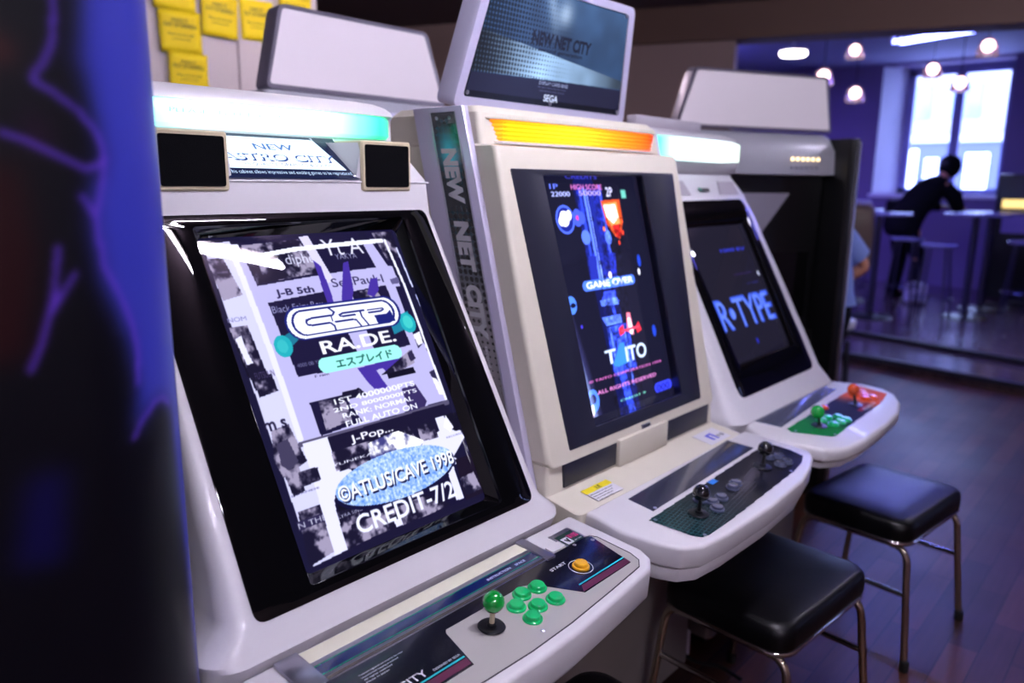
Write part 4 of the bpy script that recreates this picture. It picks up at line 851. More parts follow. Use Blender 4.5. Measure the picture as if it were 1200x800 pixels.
def cabinet_wide():
    c = empty('arcade_cabinet', (2.385, .345, 0), R(-26)); tag(c, 'wide black arcade cabinet with silver header and blank white topper sign', 'arcade machine')
    topper(c, False, frame((0, -.02, 1.680), (0, -.02, .22)), .41, .345, .232)
    bm = bmesh.new(); loft(bm, body_rings([(1.495, .0, .30, .425, .01), (1.50, -.055, .30, .425, .02), (1.60, -.05, .30, .42, .02), (1.66, -.02, .30, .41, .03), (1.675, .0, .28, .40, .03)])); h = finish('header', bm, M['greyhdr'], c, smooth=30)
    for k in range(6):
        for j in range(2):
            bm = bmesh.new(); lathe(bm, [(.008, 0), (.006, .003), (1e-4, .004)], (0, 0, 0), 10, Matrix.Translation((.17+.028*k, -.056, 1.565-.035*j)) @ Matrix.Rotation(R(90), 4, 'X')); finish('indicator_lamp', bm, M['led'] if j == 0 else M['metal'], h)
    bm = bmesh.new(); prism(bm, [(.0, 1.50), (.02, .80), (.30, .78), (.30, 1.50)], -.40, .40, Matrix(((0, 0, 1, 0), (1, 0, 0, 0), (0, 1, 0, 0), (0, 0, 0, 1)))); finish('body', bm, M['blackpl'], c)
    bm = bmesh.new(); box(bm, (-.40, -.02, .05), (.40, .30, .80)); finish('lower_body', bm, M['blackmat'], c)
    plate('speaker_mesh', [(-.20, .55), (.02, .40), (.20, .55)][::1] and [(-.02, .56), (.10, .36), (.26, .56)], 0, .004, M['mesh'], c, frame((-.05, -.001, .86), (0, -.01, 1)))
    plate('display_glass', [(-.36, 0), (.36, 0), (.36, .30), (-.36, .30)], 0, .004, M['blackgl'], c, frame((0, .01, .86), (0, -.01, 1)))
    for s in (-1, 1):
        bm = bmesh.new(); x0, x1, y0 = (.41, .47, -.13) if s > 0 else (-.43, -.405, .01); box(bm, (x0, y0, .0), (x1, .25, 1.655)); sp = finish('side_panel', bm, M['blackpl'], c, bev=.006)
        bm = bmesh.new(); box(bm, (x1-.018, y0-.006, .02), (x1+.003, y0+.03, 1.64)); finish('edge_trim', bm, M['metal'], sp, bev=.004)
    return c
def cabinet_far():
    c = empty('arcade_cabinet', (3.93, .85, 0)); tag(c, 'low arcade cabinet at the blue-shirted player, only its white deck corner showing', 'arcade machine')
    mp = PANEL(.65, -.47); deck(c, mp, [(-.2, .2), (-.2, .04), (-.17, 0), (.17, 0), (.2, .04), (.2, .2)], .06, M['white'], .01)
    bm = bmesh.new(); loft(bm, body_rings([(0, -.2, .45, .18, .03), (.58, -.25, .45, .19, .03), (.67, -.25, .45, .19, .03), (1.1, -.05, .42, .18, .02), (1.15, .0, .40, .17, .02)])); finish('body', bm, M['white'], c, smooth=30)
    plate('screen', [(-.15, .05), (.15, .05), (.15, .38), (-.15, .38)], 0, .006, M['blackgl'], c, frame((0, -.25, .68), (0, .20, .42)))
    joystick(c, mp, -.08, .08, M['blackball'], M['blackpl'], z=.001)
    button(c, mp, .06, .08, M['clearbtn'], z=.001)
    return c

# ------------------------------------------------------------------ stools
def make_stool():
    t = empty('stool')
    bm = bmesh.new(); rings = []
    for z, k in ((.398, .94), (.402, .985), (.412, 1.0), (.440, 1.0), (.455, .985), (.464, .95), (.469, .88), (.471, .6), (.472, .2)):
        rr = rrect(-.235*k, .235*k, -.175*k, .175*k, .055*k, 6); rings.append([(x, y, z+(.004 if k < .7 else 0)) for x, y in rr])
    loft(bm, rings); finish('seat', bm, M['seat'], t, smooth=60)
    bm = bmesh.new(); rr = rrect(-.228, .228, -.168, .168, .055, 6); tube(bm, [(x, y, .397) for x, y in rr], .0085, 10, closed=True); finish('seat_rim', bm, M['chrome'], t, smooth=60)
    for s in (-1, 1):
        xt, xb = s*.20, s*.222
        path = arc_path([(xb, -.205, .012), (xt, -.165, .383), (xt, .165, .383), (xb, .205, .012)], .05, 8)
        bm = bmesh.new(); tube(bm, path, .0105, 12); finish('leg_frame', bm, M['brass'], t, smooth=60)
        bm = bmesh.new(); tube(bm, [(s*.208, -.178, .235), (s*.208, .178, .235)], .008, 10); finish('stretcher', bm, M['chrome'], t, smooth=60)
        for y in (-.2055, .2055):
            bm = bmesh.new(); lathe(bm, [(.013, 0), (.0145, .004), (.0135, .034), (.011, .036)], (xb, y, 0), 14); finish('rubber_foot', bm, M['rubber'], t)
    for y in (-.12, .12):
        bm = bmesh.new(); tube(bm, [(-.20, y, .375), (.20, y, .375)], .0085, 10); finish('cross_bar', bm, M['chrome'], t, smooth=60)
    return t
def copy_tree(o, parent=None, **k):
    c = o.copy(); COL.objects.link(c)
    if parent is not None: c.parent = parent
    for ch in list(o.children): copy_tree(ch, c)
    return c
def bar_stool():
    t = empty('bar_stool'); bm = bmesh.new(); lathe(bm, [(.15, .76), (.17, .765), (.175, .785), (.16, .80), (1e-4, .803)], n=24); finish('seat', bm, M['tabletop'], t)
    for k in range(4):
        a = R(45+90*k); bm = bmesh.new(); tube(bm, [(.12*math.cos(a), .12*math.sin(a), .765), (.20*math.cos(a), .20*math.sin(a), 0)], .011, 8); finish('leg', bm, M['darkmetal'], t)
    bm = bmesh.new(); tube(bm, [(.175*math.cos(R(15*k)), .175*math.sin(R(15*k)), .26) for k in range(24)], .008, 6, closed=True); finish('foot_ring', bm, M['darkmetal'], t)
    return t
def bar_table():
    t = empty('bar_table'); bm = bmesh.new(); lathe(bm, [(.02, 1.045), (.30, 1.05), (.31, 1.06), (.31, 1.075), (.30, 1.082), (1e-4, 1.083)], n=36); finish('tabletop', bm, M['tabletop'], t)
    bm = bmesh.new(); lathe(bm, [(.035, .02), (.035, 1.045)], n=16); finish('column', bm, M['darkmetal'], t)
    bm = bmesh.new(); lathe(bm, [(.22, 0), (.225, .01), (.20, .022), (.04, .03), (.035, .05)], n=30); finish('foot', bm, M['blackpl'], t)
    return t

# ------------------------------------------------------------------ people
def skinned(name, joints, edges, mat, parent=None, sub=2, root=0):
    me = bpy.data.meshes.new(name); names = list(joints); idx = {n: i for i, n in enumerate(names)}
    me.from_pydata([joints[n][0] for n in names], [(idx[a], idx[b]) for a, b in edges], [])
    o = bpy.data.objects.new(name, me); COL.objects.link(o)
    o.modifiers.new('skin', 'SKIN').use_smooth_shade = True
    if not me.skin_vertices: me.attributes  # layer is made by the modifier
    sv = me.skin_vertices[0].data if me.skin_vertices else None
    if sv is None: return o
    for n in names:
        r = joints[n][1]; sv[idx[n]].radius = (r, r) if not isinstance(r, tuple) else r
    sv[root].use_root = True
    ss = o.modifiers.new('s', 'SUBSURF'); ss.levels = sub; ss.render_levels = sub
    bpy.context.view_layer.update()
    m2 = bpy.data.meshes.new_from_object(o.evaluated_get(bpy.context.evaluated_depsgraph_get()))
    bpy.data.objects.remove(o); m2.materials.clear(); m2.polygons.foreach_set('use_smooth', [True]*len(m2.polygons))
    return link(name, m2, mat, parent)
def hand_joints(J, Ed, wrist, key, d, side, palm_n, curl=.5):
    """five fingers grown out of the palm"""
    w = Vector(wrist); d = Vector(d).normalized(); s = Vector(side).normalized(); n = Vector(palm_n).normalized()
    p = w+d*.05; J[key+'p'] = (tuple(p), (.032, .015)); Ed.append((key, key+'p'))
    for k, (o, l) in enumerate(((-.030, .062), (-.010, .075), (.010, .080), (.029, .070))):
        a = p+s*o+d*.035; b = a+(d*(1-curl*.4)+n*curl*.5).normalized()*l*.5; c = b+(d*(1-curl)+n*curl).normalized()*l*.5
        for q, t, r in (('a', a, .009), ('b', b, .0085), ('c', c, .007)): J[f'{key}f{k}{q}'] = (tuple(t), r)
        Ed += [(key+'p', f'{key}f{k}a'), (f'{key}f{k}a', f'{key}f{k}b'), (f'{key}f{k}b', f'{key}f{k}c')]
    a = p+s*.034-d*.02; b = a+(s*.6+d*.7+n*.3).normalized()*.035; c = b+(d+n*.5).normalized()*.028
    for q, t, r in (('a', a, .011), ('b', b, .0095), ('c', c, .008)): J[f'{key}t{q}'] = (tuple(t), r)
    Ed += [(key+'p', key+'ta'), (key+'ta', key+'tb'), (key+'tb', key+'tc')]
def head_shape(J, Ed, neck, up, fwd):
    n = Vector(neck); u = Vector(up).normalized(); f = Vector(fwd).normalized()
    J['n2'] = (tuple(n+u*.06), .052); J['h1'] = (tuple(n+u*.12+f*.02), (.068, .080)); J['h2'] = (tuple(n+u*.19+f*.015), (.076, .092)); J['h3'] = (tuple(n+u*.245+f*.005), (.055, .066))
    J['chin'] = (tuple(n+u*.085+f*.075), .022); J['nose'] = (tuple(n+u*.155+f*.108), .011)
    Ed += [('neck', 'n2'), ('n2', 'h1'), ('h1', 'h2'), ('h2', 'h3'), ('h1', 'chin'), ('h2', 'nose')]
def face_bits(root, neck, up, fwd, hairmat, skinmat):
    n = Vector(neck); u = Vector(up).normalized(); f = Vector(fwd).normalized(); s = u.cross(f)
    for k in (-1, 1):
        bm = bmesh.new(); ball(bm, tuple(n+u*.165+f*.088+s*k*.032), .011, 12); finish('eye', bm, M['blackball'], root)
        bm = bmesh.new(); ball(bm, tuple(n+u*.15+s*k*.082), .018, 12, sz=1.5); finish('ear', bm, skinmat, root)
    bm = bmesh.new(); ball(bm, tuple(n+u*.112+f*.098), .016, 12, sz=.35); finish('mouth', bm, M['lips'], root)
    bm = bmesh.new(); ball(bm, (0, 0, 0), 1, 24)
    hc = n+u*.20-f*.012
    for v in bm.verts:
        p = v.co.copy(); q = hc+s*p.x*.093+f*p.y*.105+u*p.z*.098
        if p.y > .3 and p.z < .25: q = hc+s*p.x*.085+f*.03+u*p.z*.07
        v.co = q+Vector((math.sin(40*p.x), math.cos(37*p.y), math.sin(33*p.z)))*.004
    finish('hair', bm, hairmat, root, smooth=60)

def shirt(root, torso, sleeves, mat, name='shirt'):
    """torso as stacked ovals (z, y, half width, half depth) with open-ended sleeves"""
    bm = bmesh.new(); n = 28
    loft(bm, [[(hx*math.cos(2*math.pi*k/n), y+hy*math.sin(2*math.pi*k/n), z) for k in range(n)] for z, y, hx, hy in torso])
    for sl in sleeves: tube(bm, [p for p, r in sl], [r for p, r in sl], 18)
    return finish(name, bm, mat, root, smooth=70)
def legs(root, hips, tubes, mat): return shirt(root, hips, tubes, mat, 'trousers')
def person_player():
    """blue-shirted player at the far cabinet, back half turned to the camera"""
    root = empty('person', (3.44, .36, 0), R(-10)); root.scale = (1, 1, 1); tag(root, 'person in a light blue short-sleeved shirt and black trousers playing at a cabinet, partly hidden', 'person')
    sk, sh, tr = M['skin'], M['shirt'], M['trouser']
    J = {'pel': ((0, -.02, .88), .12), 'sp1': ((0, .0, 1.0), .12), 'sp2': ((0, .06, 1.15), .135), 'neck': ((0, .12, 1.33), .055),
         'shr': ((.17, .08, 1.24), .055), 'elr': ((.34, -.04, 1.0), .044), 'wrr': ((.16, .17, .87), .03), 'shl': ((-.17, .08, 1.24), .055), 'ell': ((-.22, .04, 1.0), .042), 'wrl': ((-.10, .22, .86), .028),
         'hir': ((.09, -.02, .80), .085), 'knr': ((.10, .03, .48), .06), 'anr': ((.11, -.04, .09), .04), 'tor': ((.12, .11, .04), .03), 'hil': ((-.09, -.02, .80), .085), 'knl': ((-.10, .03, .48), .06), 'anl': ((-.11, -.04, .09), .04), 'tol': ((-.12, .11, .04), .03)}
    Ed = [('pel', 'sp1'), ('sp1', 'sp2'), ('sp2', 'neck'), ('sp2', 'shr'), ('shr', 'elr'), ('elr', 'wrr'), ('sp2', 'shl'), ('shl', 'ell'), ('ell', 'wrl'), ('pel', 'hir'), ('hir', 'knr'), ('knr', 'anr'), ('anr', 'tor'), ('pel', 'hil'), ('hil', 'knl'), ('knl', 'anl'), ('anl', 'tol')]
    head_shape(J, Ed, (0, .12, 1.33), (0, .15, 1), (0, 1, -.2)); hand_joints(J, Ed, (.16, .17, .87), 'wrr', (-.3, 1, -.3), (1, .3, 0), (0, 0, -1)); hand_joints(J, Ed, (-.10, .22, .86), 'wrl', (.2, 1, -.3), (-1, .3, 0), (0, 0, -1))
    b = skinned('body', J, Ed, sk, root); face_bits(root, (0, .12, 1.33), (0, .15, 1), (0, 1, -.2), M['hair'], sk)
    shirt(root, [(.83, -.03, .155, .135), (.90, -.015, .14, .13), (1.0, .0, .145, .13), (1.12, .04, .165, .135), (1.22, .075, .18, .12), (1.28, .095, .13, .085), (1.315, .11, .075, .07), (1.325, .115, .062, .062)],
          [[((s_*.15, .08, 1.235), .082), ((s_*(.23 if s_ > 0 else .19), .03, 1.14), .080), ((s_*(.295 if s_ > 0 else .205), s_*-.02+.01, 1.06), .074)] for s_ in (-1, 1)], sh)
    legs(root, [(.86, -.02, .132, .115), (.78, -.02, .145, .12), (.72, -.015, .15, .115)], [[((s_*.085, -.015, .78), .10), ((s_*.10, .03, .48), .078), ((s_*.11, -.03, .10), .062), ((s_*.11, -.03, .05), .062)] for s_ in (-1, 1)], tr)
    for s in (-1, 1):
        bm = bmesh.new(); loft(bm, [[(s*.14+x, .03+y, z) for x, y in rrect(-.045*k, .045*k, -.12*k, .14*k, .04*k, 4)] for z, k in ((0, 1.), (.03, 1.), (.06, .85), (.09, .5))]); finish('shoe', bm, M['rubber'], root, smooth=50)
    return root
def person_bending():
    """dark-clad figure bending over a high table in front of the window, facing right in the photo"""
    root = empty('person', (9.50, 1.42, .12), R(58)); tag(root, 'person in black jacket and hood bending over a table in front of the window', 'person')
    # local +Y is the way he faces after rotation; lean forward
    f = Vector((.0, -1, 0)); J = {'pel': ((0, .25, .92), .13), 'sp1': ((0, .13, 1.08), .135), 'sp2': ((0, -.06, 1.30), .16), 'neck': ((0, -.20, 1.41), .06),
         'shr': ((.18, -.12, 1.33), .07), 'elr': ((.22, -.25, 1.10), .05), 'wrr': ((.12, -.42, 1.10), .03), 'shl': ((-.18, -.12, 1.33), .07), 'ell': ((-.22, -.25, 1.10), .05), 'wrl': ((-.10, -.42, 1.10), .03),
         'hir': ((.11, .25, .88), .10), 'knr': ((.12, .17, .50), .065), 'anr': ((.12, .22, .09), .045), 'tor': ((.13, .05, .04), .035), 'hil': ((-.11, .25, .88), .10), 'knl': ((-.12, .12, .50), .065), 'anl': ((-.12, .12, .09), .045), 'tol': ((-.13, -.05, .04), .035)}
    Ed = [('pel', 'sp1'), ('sp1', 'sp2'), ('sp2', 'neck'), ('sp2', 'shr'), ('shr', 'elr'), ('elr', 'wrr'), ('sp2', 'shl'), ('shl', 'ell'), ('ell', 'wrl'), ('pel', 'hir'), ('hir', 'knr'), ('knr', 'anr'), ('anr', 'tor'), ('pel', 'hil'), ('hil', 'knl'), ('knl', 'anl'), ('anl', 'tol')]
    up = (0, -.55, 1); fw = (0, -1, -.6)
    head_shape(J, Ed, (0, -.20, 1.41), up, fw); hand_joints(J, Ed, (.12, -.42, 1.10), 'wrr', (-.3, -1, 0), (-1, .3, 0), (0, 0, -1)); hand_joints(J, Ed, (-.10, -.42, 1.10), 'wrl', (.3, -1, 0), (1, .3, 0), (0, 0, -1))
    skinned('body', J, Ed, M['skin'], root); face_bits(root, (0, -.20, 1.41), up, fw, M['hair'], M['skin'])
    bm = bmesh.new(); n_ = 28; rg = [((0, .27, .80), .20, .15), ((0, .26, .92), .21, .165), ((0, .17, 1.08), .205, .165), ((0, .04, 1.22), .225, .165), ((0, -.08, 1.34), .225, .14), ((0, -.16, 1.41), .15, .11), ((0, -.20, 1.44), .10, .09)]
    ax = [Vector((0, -.05, 1)), Vector((0, -.3, 1)), Vector((0, -.7, 1)), Vector((0, -.8, 1)), Vector((0, -.7, 1)), Vector((0, -.55, 1)), Vector((0, -.5, 1))]; rings = []
    for (p, hx, hy), a_ in zip(rg, ax):
        w = Vector((1, 0, 0)).cross(a_.normalized()); rings.append([tuple(Vector(p)+Vector((1, 0, 0))*hx*math.cos(2*math.pi*k/n_)-w*hy*math.sin(2*math.pi*k/n_)) for k in range(n_)])
    loft(bm, rings)
    for s_ in (-1, 1): tube(bm, [(s_*.17, -.10, 1.34), (s_*.24, -.20, 1.22), (s_*.23, -.27, 1.10), (s_*.14, -.39, 1.105)], [.09, .088, .075, .055], 18)
    finish('jacket', bm, M['jacket'], root, smooth=70)
    legs(root, [(.90, .26, .175, .14), (.82, .26, .178, .14), (.74, .25, .17, .13)], [[((s_*.09, .25, .80), .105), ((s_*.11, k_, .50), .085), ((s_*.12, k_+.04, .10), .07), ((s_*.12, k_+.04, .05), .07)] for s_, k_ in ((1, .17), (-1, .10))], M['trouser'])
    bm = bmesh.new(); ball(bm, (0, -.315, 1.585), .128, 20, sz=1.12); finish('hood', bm, M['jacket'], root, smooth=80)
    for s, y in ((1, .15), (-1, .05)):
        bm = bmesh.new(); loft(bm, [[(s*.125+x, y+yy, z) for x, yy in rrect(-.045*k, .045*k, -.14*k, .12*k, .04*k, 4)] for z, k in ((0, 1.), (.03, 1.), (.06, .85), (.09, .5))]); finish('shoe', bm, M['rubber'], root, smooth=50)
    return root
def soft_bag(name, loc, size, mat, rz=0., seed=1):
    bm = bmesh.new(); ball(bm, (0, 0, 0), 1, 28)
    rg = random.Random(seed)
    ph = [rg.uniform(0, 6) for _ in range(6)]
    for v in bm.verts:
        p = v.co; k = 1+.06*math.sin(5*p.x+ph[0])+.05*math.sin(7*p.z+ph[1])+.05*math.cos(6*p.y+ph[2]); q = Vector([math.copysign(abs(a)**.6, a) for a in p])*k
        v.co = Vector((q.x*size[0], q.y*size[1], max(q.z, -1.0)*size[2]+size[2]))
    o = finish(name, bm, mat, None, smooth=60); o.location = loc; o.rotation_euler = (0, 0, rz); return o

# ------------------------------------------------------------------ remaining materials
M['crt_a'] = attr_mat('crt_picture_one', 1.25, .0, 0); M['crt_b'] = attr_mat('crt_picture_two', 2.0, .0, 0); M['crt_c'] = attr_mat('crt_picture_three', 1.3, .0, 0)
M['sign_a'] = attr_mat('backlit_title', 1.8, .2, 0); M['sign_b'] = attr_mat('backlit_topper', 1.6, .2, 0)
M['art_fin'] = attr_mat('fin_print_with_glow', 0, .22, 1, .5); M['art_print'] = attr_mat('panel_print', 0, .22, 1, spec=.25); M['art_dark'] = attr_mat('side_print_painted_glow', 0, .42, 1, 0, spec=.25)
M['lens_a'] = ramp_emit('teal_marquee_lens', 0, [(-.30, (70, 225, 205)), (-.20, (170, 245, 240)), (-.12, (225, 252, 255)), (.10, (215, 250, 250)), (.2, (110, 235, 190)), (.255, (50, 205, 150)), (.29, (70, 195, 150))], 1.35)
M['lens_c'] = ramp_emit('white_marquee_lens', 0, [(-.30, (20, 170, 120)), (-.255, (90, 230, 190)), (-.16, (215, 250, 245)), (.20, (235, 252, 250)), (.30, (225, 245, 225))], 1.4)
M['lens_o'] = ramp_emit('orange_light_bar_lens', 0, [(-.335, (255, 110, 10)), (-.28, (255, 165, 10)), (-.05, (255, 185, 30)), (.15, (255, 130, 20)), (.335, (245, 60, 15))], 1.35, .3)
M['blank'] = E('backlit_blank_sheet', (206, 196, 206), .27, .5); M['art_matte'] = attr_mat('matte_panel_print', 0, .6, 1, spec=.12); M['faint'] = P('faint_print', (190, 225, 225), .5); M['cream_hi'] = P('ivory_strip', (226, 222, 200), .35); M['led'] = E('warm_indicator', (255, 225, 170), 2.5)
M['overlay_a'] = P('black_blue_overlay', (10, 10, 26), .16, coat=.4, var=.7, scale=6); M['overlay_b'] = P('strip_painted_reflection', (16, 28, 84), .15, coat=.5, var=.6, scale=8)  # overlay_b: blue reflections of screens and lamps put into its colour
M['overlay_c'] = P('grey_blue_sheet', (58, 60, 78), .12, coat=.8, var=.55, scale=7); M['overlay_d'] = P('pale_blue_sheet', (84, 88, 112), .15, coat=.7, var=.6, scale=9)
M['mesh'] = P('perforated_mesh', (165, 160, 172), .5, metal=.5, bump=.6, bscale=300)
M['tabletop'] = P('pale_gloss_tabletop', (120, 115, 150), .12, coat=.5); M['skin'] = P('skin', (178, 120, 95), .5); M['lips'] = P('lips', (150, 80, 75), .5)
M['shirt'] = P('light_blue_cotton', (120, 140, 205), .8, bump=.2); M['trouser'] = P('black_trousers', (7, 7, 9), .85, spec=.15); M['jacket'] = P('black_jacket', (5, 5, 7), .85, spec=.15); M['hair'] = P('dark_hair', (14, 11, 12), .55)
M['tan'] = P('tan_leather', (82, 62, 56), .55, bump=.3, bscale=40); M['plastic_bag'] = P('white_plastic_bag', (190, 180, 205), .4)

def wall_mat(name, rgb, rough=.7, var=.05):
    return P(name, rgb, rough, var=var, scale=1.5, bump=.15, bscale=60)
def parquet(name, c1, c2, rough, L=.46, H=.088):
    m, nt, b = new_mat(name); N = nt.nodes.new; tc = N('ShaderNodeTexCoord'); br = N('ShaderNodeTexBrick')
    br.inputs['Scale'].default_value = 1.; br.inputs['Brick Width'].default_value = L; br.inputs['Row Height'].default_value = H; br.inputs['Mortar Size'].default_value = .002; br.inputs['Bias'].default_value = 0.
    br.offset = .5; br.inputs['Color1'].default_value = (*s2l(c1), 1); br.inputs['Color2'].default_value = (*s2l(c2), 1); br.inputs['Mortar'].default_value = (*s2l((18, 10, 10)), 1)
    nt.links.new(tc.outputs['Object'], br.inputs['Vector'])
    mp = N('ShaderNodeMapping'); mp.inputs['Scale'].default_value = (3, 40, 1); nt.links.new(tc.outputs['Object'], mp.inputs[0]); n = N('ShaderNodeTexNoise'); n.inputs['Scale'].default_value = 1.5; n.inputs['Detail'].default_value = 6
    nt.links.new(mp.outputs[0], n.inputs['Vector']); mr = N('ShaderNodeMapRange'); mr.inputs[3].default_value = .55; mr.inputs[4].default_value = 1.35; nt.links.new(n.outputs['Fac'], mr.inputs[0])
    mx = N('ShaderNodeMix'); mx.data_type = 'RGBA'; mx.blend_type = 'MULTIPLY'; mx.inputs[0].default_value = 1.; nt.links.new(br.outputs['Color'], mx.inputs[6]); nt.links.new(mr.outputs[0], mx.inputs[7]); nt.links.new(mx.outputs[2], b.inputs['Base Color'])
    n2 = N('ShaderNodeTexNoise'); n2.inputs['Scale'].default_value = 2.5; nt.links.new(tc.outputs['Object'], n2.inputs['Vector']); r2 = N('ShaderNodeMapRange'); r2.inputs[3].default_value = rough-.08; r2.inputs[4].default_value = rough+.12
    nt.links.new(n2.outputs['Fac'], r2.inputs[0]); nt.links.new(r2.outputs[0], b.inputs['Roughness'])
    b.inputs['Specular IOR Level'].default_value = .6 if rough < .3 else .28
    if rough < .3: b.inputs['Coat Weight'].default_value = .5; b.inputs['Coat Roughness'].default_value = .14
    bp = N('ShaderNodeBump'); bp.inputs['Strength'].default_value = .35; bp.inputs['Distance'].default_value = .002; nt.links.new(br.outputs['Fac'], bp.inputs['Height']); bp.invert = True; nt.links.new(bp.outputs[0], b.inputs['Normal'])
    return m
def struct(name, bm, m, bev=0.): o = finish(name, bm, m, None, bev=bev, smooth=0); o['kind'] = 'structure'; return o

# ------------------------------------------------------------------ the room
FL = parquet('parquet', (86, 50, 36), (50, 30, 24), .38); FL2 = parquet('parquet_platform', (92, 70, 74), (74, 54, 60), .2)
WL = wall_mat('warm_grey_plaster', (196, 186, 196)); WB = wall_mat('brown_grey_plaster', (140, 116, 114)); WV = wall_mat('far_room_plaster', (112, 96, 140)); CE = wall_mat('dark_ceiling_paint', (84, 68, 78)); CE2 = wall_mat('far_ceiling_tiles', (112, 106, 145))
BEAM = wall_mat('brown_beam_paint', (92, 66, 58)); NOSE = P('dark_step_edge', (22, 18, 26), .5)
ZC = 2.72
bm = bmesh.new(); prism(bm, [(-3.2, -4.6), (6.9, -4.6), (6.9, 5.7), (-3.2, 5.7)], -.06, 0); struct('floor', bm, FL)
# raised floor of the next room and the shallow step before it (their edges run slightly askew to the row)
bm = bmesh.new(); prism(bm, [(5.05, -3.9), (6.9, -3.9), (6.9, 2.7), (6.11, 2.7)], 0, .08); struct('trim_1', bm, FL2)
bm = bmesh.new(); prism(bm, [(5.32, -4.6), (11.3, -4.6), (11.3, 4.5), (7.46, 4.5)], 0, .12); struct('trim_2', bm, FL2)
def nosing(name, a, b, z): 
    bm = bmesh.new(); d = Vector((b[0]-a[0], b[1]-a[1], 0)).normalized(); n = Vector((d.y, -d.x, 0)); p = [Vector((*a, 0)), Vector((*b, 0))]
    q = [p[0]+n*.012, p[1]+n*.012, p[1]-n*.045, p[0]-n*.045]; prism(bm, [(v.x, v.y) for v in q], z-.03, z+.004); return struct(name, bm, NOSE)
nosing('trim_3', (5.05, -3.9), (6.11, 2.7), .08); nosing('trim_4', (5.32, -4.6), (7.46, 4.5), .12)
bm = bmesh.new(); box(bm, (-3.2, 2.60, 0), (1.78, 2.72, ZC)); struct('wall_back', bm, WL)
bm = bmesh.new(); box(bm, (1.66, 2.72, 0), (1.78, 5.5, ZC)); struct('wall_alcove_left', bm, WB)
bm = bmesh.new(); box(bm, (1.6, 5.5, 0), (4.6, 5.62, ZC)); struct('wall_alcove_back', bm, WB)
bm = bmesh.new(); box(bm, (1.78, 5.35, 2.30), (3.2, 5.5, 2.46)); struct('trim_11', bm, WL, .01)
bm = bmesh.new(); box(bm, (-3.3, -4.6, 0), (-3.2, 3.2, ZC)); struct('wall_left', bm, WL)
bm = bmesh.new(); box(bm, (-3.2, -4.7, 0), (6.0, -4.6, ZC)); struct('wall_front', bm, WB)
bm = bmesh.new(); box(bm, (-3.2, -4.7, ZC), (4.7, 5.7, ZC+.08))
prism(bm, [(4.7, -4.7), (6.9, -4.7), (4.95, 1.1), (4.7, 1.8)], ZC, ZC+.08); struct('ceiling', bm, CE)
# partition with the wide opening: solid on the left, lintel over the rest
d = Vector((.355, -1, 0)).normalized(); n = Vector((-d.y, d.x, 0))
def along(t, off=0.): p = Vector((4.60, 1.56, 0))+d*t+n*off; return (p.x, p.y)
bm = bmesh.new(); prism(bm, [along(-4.25), along(0), along(0, .18), along(-4.25, .18)], 0, ZC); struct('wall_partition', bm, WB)
bm = bmesh.new(); prism(bm, [along(-1.3, -.04), along(6.4, -.04), along(6.4, .22), along(-1.3, .22)], 2.47, ZC); struct('trim_5', bm, BEAM, .01)
bm = bmesh.new(); prism(bm, [along(5.2, .0), along(6.4, 0), along(6.4, .18), along(5.2, .18)], 0, 2.47); struct('wall_partition_right', bm, WB)
for k, x in enumerate((.62, 1.30)):
    bm = bmesh.new(); box(bm, (x, 2.582, 0), (x+.12, 2.605, ZC)); struct(f'trim_{6+k}', bm, WL, .005)
bm = bmesh.new(); box(bm, (-3.2, 2.42, 2.45), (1.78, 2.60, ZC)); struct('trim_8', bm, WL, .01)
# far room
Z2 = 3.12
bm = bmesh.new(); box(bm, (5.2, 4.4, 0), (11.4, 4.5, Z2)); struct('wall_far_left', bm, WV)
bm = bmesh.new(); box(bm, (6.2, -4.7, 0), (11.4, -4.6, Z2)); struct('wall_far_right', bm, WV)
bm = bmesh.new(); box(bm, (4.6, -4.7, Z2), (11.4, 4.5, Z2+.08)); struct('ceiling_far', bm, CE2)
bm = bmesh.new(); prism(bm, [along(-2.6, .18), along(6.6, .18), along(6.6, .24), along(-2.6, .24)], 2.60, Z2); struct('wall_above_opening', bm, WV)
# window wall (X = 11) with a tall two-leaf window in a deep splayed reveal
yl, yr, zb, zt = 2.20, .98, 1.42, 2.98
bm = bmesh.new(); W = .45
for a, b in (((11.0, -4.6, 0), (11.0+W, yr-.05, Z2)), ((11.0, yl+.30, 0), (11.0+W, 4.5, Z2)), ((11.0, yr-.05, 0), (11.0+W, yl+.30, zb-.08)), ((11.0, yr-.05, zt+.10), (11.0+W, yl+.30, Z2))): box(bm, a, b)
struct('wall_window', bm, WV)
bm = bmesh.new(); prism(bm, [(11.0, yl+.302), (11.36, yl+.302), (11.36, yl+.02)], zb-.08, zt+.1); struct('trim_9', bm, WHT := wall_mat('white_reveal', (225, 225, 240), .5))
bm = bmesh.new(); box(bm, (10.97, yr-.10, zb-.11), (11.38, yl+.34, zb-.06)); struct('trim_10', bm, WHT, .008)
FR = P('painted_window_frame', (120, 118, 170), .4)
bm = bmesh.new()
for a, b in (((11.30, yr-.05, zb-.06), (11.37, yr+.04, zt+.06)), ((11.30, yl-.05, zb-.06), (11.37, yl+.05, zt+.06)), ((11.30, yr-.05, zt-.02), (11.37, yl+.05, zt+.10)), ((11.30, yr-.05, zb-.08), (11.37, yl+.05, zb+.02)), ((11.29, 1.53, zb), (11.37, 1.65, zt))): box(bm, a, b)
wf = struct('window_1', bm, FR)
m, nt, b = new_mat('window_glass'); b.inputs['Transmission Weight'].default_value = 1.; b.inputs['Roughness'].default_value = 0; b.inputs['IOR'].default_value = 1.05; b.inputs['Base Color'].default_value = (1, 1, 1, 1)
GL = m
